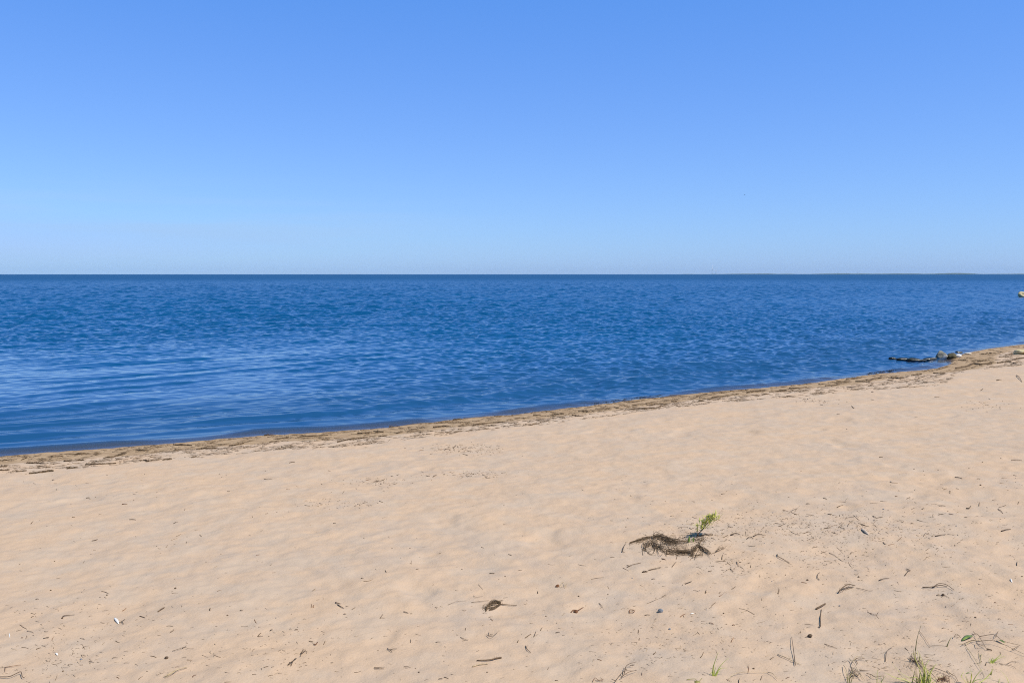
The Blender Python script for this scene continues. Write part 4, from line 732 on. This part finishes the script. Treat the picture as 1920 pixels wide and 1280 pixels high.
# ------------------------------------------------------------------ small alike bits: each its own object, told apart only by kind and region
BITS = dict(
 A=[(150, 560, 40, 20), (345, 790, 55, 0), (1370, 225, 0, 22), (1770, 300, 55, 2), (1645, 245, 35, -10), (1530, 592, 60, -12), (600, 580, 50, -40), (1910, 375, 20, 0), (220, 190, 70, -25), (270, 180, 40, 60), (1080, 745, 30, 10), (1490, 745, 40, 70)],
 E=[(770, 125, 150, -22), (915, 212, 110, 18), (1525, 437, 120, -20), (1325, 243, 70, -5), (365, 515, 60, 60), (75, 285, 0, 26), (830, 640, 0, 22), (1605, 75, 0, 18), (405, 110, 0, 12), (560, 142, 0, 16), (450, 236, 40, -18), (270, 212, 20, 0), (650, 250, 24, 0), (470, 60, 50, 40), (640, 380, 50, 60), (600, 740, 40, -30), (900, 720, 45, 70), (700, 750, 40, 80), (195, 160, 60, 30), (780, 640, 60, 90), (1140, 720, 40, 20), (335, 318, 30, -50), (995, 545, 40, 35)],
 F=[(1150, 88, 70, -10), (1600, 85, 110, 18), (1748, 130, 150, 14), (1690, 148, 40, 6), (1280, 200, 105, 8), (1785, 385, 180, 22), (1708, 518, 45, 4), (745, 680, 50, 70), (685, 695, 60, 35), (885, 80, 60, -5), (1770, 840, 35, 50), (770, 320, 22, 85), (490, 185, 0, 14), (1120, 355, 0, 18), (1370, 340, 0, 13), (840, 525, 0, 14), (715, 583, 30, 5), (1900, 635, 0, 20), (335, 1005, 0, 14), (150, 635, 18, 80), (1580, 200, 0, 12), (1410, 20, 36, 6), (1630, 655, 30, 85), (375, 555, 26, -45), (600, 742, 20, 60), (800, 635, 30, 60), (1310, 435, 50, -50), (940, 665, 36, 10), (1500, 460, 36, 15), (860, 970, 24, 60), (930, 1075, 26, 5), (1850, 40, 30, 0), (140, 475, 30, 0), (1375, 280, 26, -60), (620, 130, 30, 0), (1240, 830, 60, -8), (1640, 720, 22, 70), (1660, 1020, 22, 85), (140, 720, 70, -22), (1300, 900, 40, -20)],
 G=[(770, 115, 34, 40), (748, 255, 34, 88), (766, 258, 22, 85), (1110, 275, 34, 30), (1350, 345, 40, 55), (1358, 356, 36, -5), (1560, 312, 42, -18), (270, 385, 36, -60), (303, 500, 46, 48), (312, 516, 46, 4), (405, 465, 24, 20), (570, 457, 26, 0), (620, 460, 28, 4), (30, 335, 0, 16), (445, 358, 0, 13), (860, 568, 34, 65), (690, 740, 30, 15), (655, 775, 26, 15), (1145, 818, 60, 12), (1570, 780, 60, -8), (1670, 823, 0, 17), (925, 740, 22, 5), (400, 850, 44, 12), (1600, 555, 30, 85), (1835, 565, 40, 5), (1855, 880, 34, 5), (1905, 870, 40, -20), (35, 905, 60, 3), (1235, 35, 80, 12), (1185, 18, 20, 0), (150, 296, 24, -4), (255, 838, 26, 10), (745, 557, 40, -10), (1880, 680, 20, 0), (175, 430, 60, 2), (360, 775, 40, 15), (1640, 790, 0, 10), (1320, 636, 0, 10), (1035, 327, 20, 0), (1055, 258, 24, 10), (1820, 268, 24, 0)],
 H=[(435, 213, 0, 16), (900, 230, 60, -16), (917, 253, 0, 16), (1502, 196, 0, 22), (1500, 235, 56, 4), (1880, 215, 36, 14), (1710, 325, 22, 0), (1065, 375, 44, 38), (880, 490, 34, -10), (200, 525, 70, -32), (280, 440, 28, 18), (190, 620, 16, 0), (1475, 560, 40, 42), (1455, 520, 56, -4), (1010, 652, 40, -25), (455, 620, 44, 60), (720, 700, 44, -60), (735, 698, 60, 18), (625, 745, 34, 75), (695, 805, 0, 24), (1315, 780, 50, -15), (1205, 960, 52, 35), (482, 957, 52, 70), (540, 905, 0, 18), (985, 793, 50, 5), (490, 835, 80, 14), (215, 705, 60, -10), (785, 828, 46, -12), (1860, 775, 70, -20), (1365, 596, 30, 8), (605, 845, 40, -3), (1220, 440, 46, -18), (395, 620, 50, 15), (260, 570, 60, -15), (1010, 960, 26, -30), (1260, 905, 14, 0), (1665, 945, 36, 25), (330, 710, 40, 20), (1520, 868, 40, 5), (1855, 518, 16, 0), (1625, 808, 46, -2), (1800, 375, 22, 80), (395, 565, 30, 0), (320, 290, 24, 0)],
 I=[(365, 146, 34, -22), (1580, 40, 0, 15), (1340, 91, 0, 14), (1125, 226, 0, 13), (1540, 1076, 0, 18), (477, 983, 18, 0), (820, 228, 0, 14), (857, 235, 12, 0), (745, 180, 60, 4), (820, 165, 50, -5), (1225, 190, 60, -10), (1280, 203, 50, -2), (1350, 266, 34, -10), (1465, 291, 22, 0), (1815, 1128, 40, 0), (1695, 961, 18, -10), (1735, 1090, 26, -15), (1310, 676, 60, 0), (225, 783, 0, 20), (198, 803, 40, -8), (480, 550, 70, -45), (560, 665, 60, -58), (430, 590, 80, -30), (500, 628, 70, -25), (30, 620, 100, -30), (75, 645, 60, -28), (110, 240, 70, 30), (120, 258, 50, -20), (145, 225, 60, 50), (30, 350, 60, 25), (380, 375, 50, 10), (440, 355, 60, 15), (490, 350, 60, 40), (500, 380, 50, -30), (550, 345, 44, 60), (560, 292, 60, 8), (610, 295, 60, -40), (650, 345, 60, -15), (680, 355, 60, -15), (790, 292, 50, 12), (750, 290, 30, -30), (440, 415, 50, -15), (130, 415, 70, -18), (215, 412, 40, 15), (400, 265, 30, 0), (240, 270, 50, -15), (250, 460, 60, 20), (280, 528, 40, 5), (350, 560, 34, -10), (1690, 155, 34, 5), (1735, 245, 50, -40), (1750, 205, 60, 20), (740, 1050, 50, 30), (770, 1065, 50, -50), (710, 1040, 40, -40), (930, 865, 50, -5), (1045, 340, 24, 0), (1125, 320, 90, -15), (950, 455, 40, 45), (800, 480, 40, -15), (825, 495, 20, -50), (880, 505, 50, 15), (625, 758, 0, 17), (1865, 655, 30, 85), (1905, 755, 14, 0), (545, 605, 0, 12), (605, 597, 0, 11), (1165, 540, 36, 35), (1390, 358, 0, 12), (1205, 275, 30, 70), (1270, 270, 40, 5), (1875, 178, 20, 70), (1570, 188, 30, 80), (900, 20, 60, -8), (877, 14, 0, 12), (1275, 35, 20, 0), (1715, 488, 20, 10), (1580, 775, 26, 0), (2, 870, 40, 80), (230, 186, 30, 0), (500, 170, 50, -5), (480, 205, 50, 20), (920, 128, 20, 0), (1015, 140, 30, 25)],
 B=[(40, 548, 30, -8), (45, 706, 34, 5), (185, 830, 60, -28), (590, 725, 50, -15), (790, 390, 90, 5), (880, 403, 36, -25), (920, 285, 60, -20), (1290, 383, 40, -15), (1220, 530, 70, 8), (1245, 480, 50, 30), (1370, 770, 40, -60), (1420, 820, 60, -40), (1420, 884, 90, 2), (1110, 797, 26, 0), (1080, 850, 40, 15), (700, 780, 70, 50), (850, 975, 70, 22), (930, 1060, 60, -12), (1035, 1068, 34, 75), (1330, 1025, 50, 35), (1200, 1100, 60, 35), (1185, 1078, 26, 45), (1510, 800, 26, 80), (1745, 232, 0, 15), (1220, 35, 44, 10), (1850, 360, 60, 40), (1800, 350, 60, -10), (1880, 208, 60, -15), (190, 382, 0, 15), (640, 460, 16, 0), (730, 700, 50, 70), (1620, 430, 0, 13), (1520, 582, 80, -4), (1310, 840, 40, -40), (1280, 770, 50, -40), (1200, 742, 90, -2), (1210, 705, 50, 80), (1800, 1060, 60, 80), (260, 925, 0, 15), (480, 935, 36, 5), (590, 1110, 50, 30), (5, 1025, 26, -50), (1880, 890, 0, 13), (1735, 958, 0, 13), (680, 268, 40, 5), (1655, 555, 0, 13), (1740, 550, 30, 30), (1825, 790, 20, 20), (960, 815, 60, -20)],
 J=[(710, 530, 42, 15), (1195, 592, 22, -5), (1250, 575, 24, 60), (1480, 452, 40, 5), (1505, 495, 20, -45), (552, 358, 22, 0), (1320, 400, 36, 18), (935, 262, 40, 0), (995, 378, 50, -2), (1715, 163, 20, 5), (410, 688, 0, 11), (240, 398, 26, 50), (1310, 520, 60, 22), (1340, 492, 40, 25), (400, 80, 16, 0), (660, 214, 26, 5), (1385, 300, 16, 60)],
 K=[(655, 250, 26, 60), (1165, 775, 28, 85), (835, 160, 22, 0), (905, 172, 40, 5), (950, 160, 34, 22), (1065, 120, 20, 20), (1020, 132, 18, 0), (1340, 130, 30, 25), (1290, 128, 30, -10), (1740, 142, 36, -5), (1720, 125, 40, -8), (1540, 130, 40, 12), (820, 326, 40, 15), (940, 322, 30, -20), (15, 720, 30, 12), (1700, 665, 22, -15), (1085, 743, 0, 10), (1155, 670, 0, 10), (385, 350, 40, -10), (90, 150, 60, 0), (590, 485, 20, 0), (240, 225, 30, 0), (80, 410, 22, 10), (1020, 672, 0, 10), (973, 845, 18, -60), (1770, 860, 36, 0), (1905, 720, 24, -20), (1545, 828, 0, 10), (270, 28, 40, 10), (550, 90, 20, -10), (1245, 98, 20, -20)],
 L=[(680, 128, 26, -4), (1210, 103, 42, 6), (1020, 695, 0, 11), (828, 798, 0, 13), (870, 808, 36, -8), (1845, 748, 28, -18), (1760, 768, 46, 0), (1565, 828, 0, 15), (1243, 822, 22, -5), (1385, 768, 60, -12), (1580, 640, 0, 10), (1470, 690, 0, 10), (1730, 608, 0, 10), (400, 247, 24, 0), (1035, 267, 26, -5), (470, 370, 0, 10), (520, 190, 26, -40), (125, 122, 24, 0), (150, 125, 0, 11), (90, 112, 18, 0), (750, 600, 30, 0), (1575, 45, 24, 40), (1740, 808, 36, 5), (1275, 858, 30, 20), (1375, 858, 26, -20), (262, 170, 24, -10), (680, 65, 14, 0), (1548, 775, 24, 0)],
 Q=[(1320, 482, 24, 5), (1385, 490, 36, 5), (1240, 497, 36, 8), (1490, 470, 30, 45), (1590, 500, 24, -20), (1560, 485, 30, 10), (1440, 486, 40, 6), (1570, 530, 40, -15), (1315, 522, 20, 10), (1120, 483, 14, 0), (660, 465, 34, 25), (825, 475, 20, 0), (1000, 420, 20, 40)],
 C=[(1850, 650, 0, 8)],
)
def bits():
    seen = set()
    for f, rows in BITS.items():
        s = FR[f][2]
        for x, y, ln, an in rows:
            p = T(f, [(x, y)])[0]
            key = (round(p[0] / 3), round(p[1] / 3))
            if key in seen: continue
            seen.add(key)
            zone = 'left' if p[0] < 640 else 'middle' if p[0] < 1280 else 'right'; reach = 'near' if p[1] > 1060 else 'far'
            where = {'left': 'on the left side of the beach', 'middle': 'in the middle of the beach', 'right': 'on the right side of the beach'}[zone] + (', close to the viewer' if reach == 'near' else ', farther off')
            b = MB(); g = ground(*p)
            if ln == 0:
                r = pxr(p, max(1.6, an / s * 0.9)); b.rock(g + np.array([0, 0, r * 0.45]), (r, r * 0.9, r * 0.75), random.randint(0, 9999), 2, 0.3)
                tag(b.build('grit_grain', M[random.choice(['dark', 'dark', 'twig', 'slate'])], None, g), 'tiny dark roundish grain ' + where, 'pebble', 'dark grains scattered on the sand'); continue
            L = ln / s / 2; a = R(an); w = random.uniform(0.9, 1.9) if L * 2 < 14 else random.uniform(0.8, 1.4)
            k = random.uniform(-0.16, 0.16) * L; dx, dy = math.cos(a), -math.sin(a)
            pts = [(p[0] - dx * L, p[1] - dy * L), (p[0] - dy * k, p[1] + dx * k), (p[0] + dx * L, p[1] + dy * L)]
            r = pxr(p, w); b.tube(lay(pts, r, random.choice([0.0, 0.001, 0.004]), random.choice([0.0, 0.15, 0.5])), r, r * random.uniform(0.3, 0.8), 6, 0.85, 3)
            long = ln / s > 13
            tag(b.build('twig_fragment', M[random.choice(['dark', 'dark', 'twig', 'bark'] if not long else ['twig', 'dark', 'twig'])], None, g),
                ('longer thin brown twig fragment ' if long else 'short brown twig fragment ') + where, 'twig', 'twig fragments scattered on the sand')
bits()

# countless crumbs of plant litter and coarse grains: one object
def litter():
    spots = [(1600, 990, 150, 30, 420), (1430, 985, 120, 26, 260), (1560, 1045, 80, 26, 150), (1390, 1060, 60, 25, 110), (1750, 1000, 120, 60, 140), (880, 842, 60, 9, 150), (700, 905, 60, 8, 70), (890, 890, 70, 6, 90), (650, 945, 90, 8, 60), (140, 1190, 130, 60, 130), (1290, 1010, 60, 12, 200), (1330, 985, 60, 20, 100), (1850, 760, 40, 10, 40), (1200, 1220, 120, 40, 90), (1700, 1240, 140, 30, 200), (110, 1240, 110, 25, 90), (520, 1220, 160, 40, 110), (1320, 1190, 140, 50, 160), (1780, 1140, 110, 50, 110), (1530, 752, 40, 4, 40)]
    bd, bl = MB(), MB()
    def crumb(x, y):
        if y < np.interp(x, [p[0] for p in SHORE_PX], [p[1] for p in SHORE_PX]) + 20 or y > 1290: return
        mb = bd if random.random() < 0.78 else bl
        L = abs(random.gauss(0, 1.0)) * (0.6 + (y - 700) / 420) + 0.5; a = random.uniform(-0.7, 0.7) if random.random() < 0.75 else random.uniform(-1.6, 1.6)
        q = [(x - L * math.cos(a), y + L * math.sin(a) * 0.7), (x + random.gauss(0, 0.3), y + random.gauss(0, 0.3)), (x + L * math.cos(a), y - L * math.sin(a) * 0.7)]
        r = pxr(q[1], random.uniform(0.45, 1.0)); mb.tube(lay(q, r, random.random() * 0.003), r, r * 0.4, 4, 0.8, 1)
    for x, y, sx_, sy_, n in spots:
        for _ in range(n): crumb(random.gauss(x, sx_ * 0.6), random.gauss(y, sy_ * 0.6))
    for _ in range(1500):
        y = random.uniform(880, 1285); x = random.uniform(-10, 1930)
        if random.random() < 0.35 + 0.65 * (x > 1150) + 0.3 * (y > 1100): crumb(x, y)
    tag(bd.build('plant_litter', M['twig']), 'countless brown crumbs of plant litter strewn over the sand', 'litter', None, 'stuff')
    tag(bl.build('straw_litter', M['straw']), 'countless pale crumbs of straw strewn over the sand', 'litter', None, 'stuff')
litter()

# ------------------------------------------------------------------ haze over the sea
def haze():
    m = bpy.data.materials.new('haze_air'); m.use_nodes = True; n = m.node_tree.nodes; n.remove(n['Principled BSDF'])
    v = n.new('ShaderNodeVolumePrincipled'); v.inputs['Color'].default_value = (0.55, 0.80, 1.0, 1); v.inputs['Density'].default_value = 1.7e-5; v.inputs['Anisotropy'].default_value = 0.0
    m.node_tree.links.new(v.outputs[0], n['Material Output'].inputs['Volume'])
    a, z0, z1 = 21000.0, -3.0, 130.0
    V = [(sx * a, sy * a, z) for z in (z0, z1) for sx, sy in ((-1, -1), (1, -1), (1, 1), (-1, 1))]
    o = new_obj('haze', V, [(3, 2, 1, 0), (4, 5, 6, 7), (0, 1, 5, 4), (1, 2, 6, 5), (2, 3, 7, 6), (3, 0, 4, 7)], m, smooth=False); o['kind'] = 'stuff'
haze()
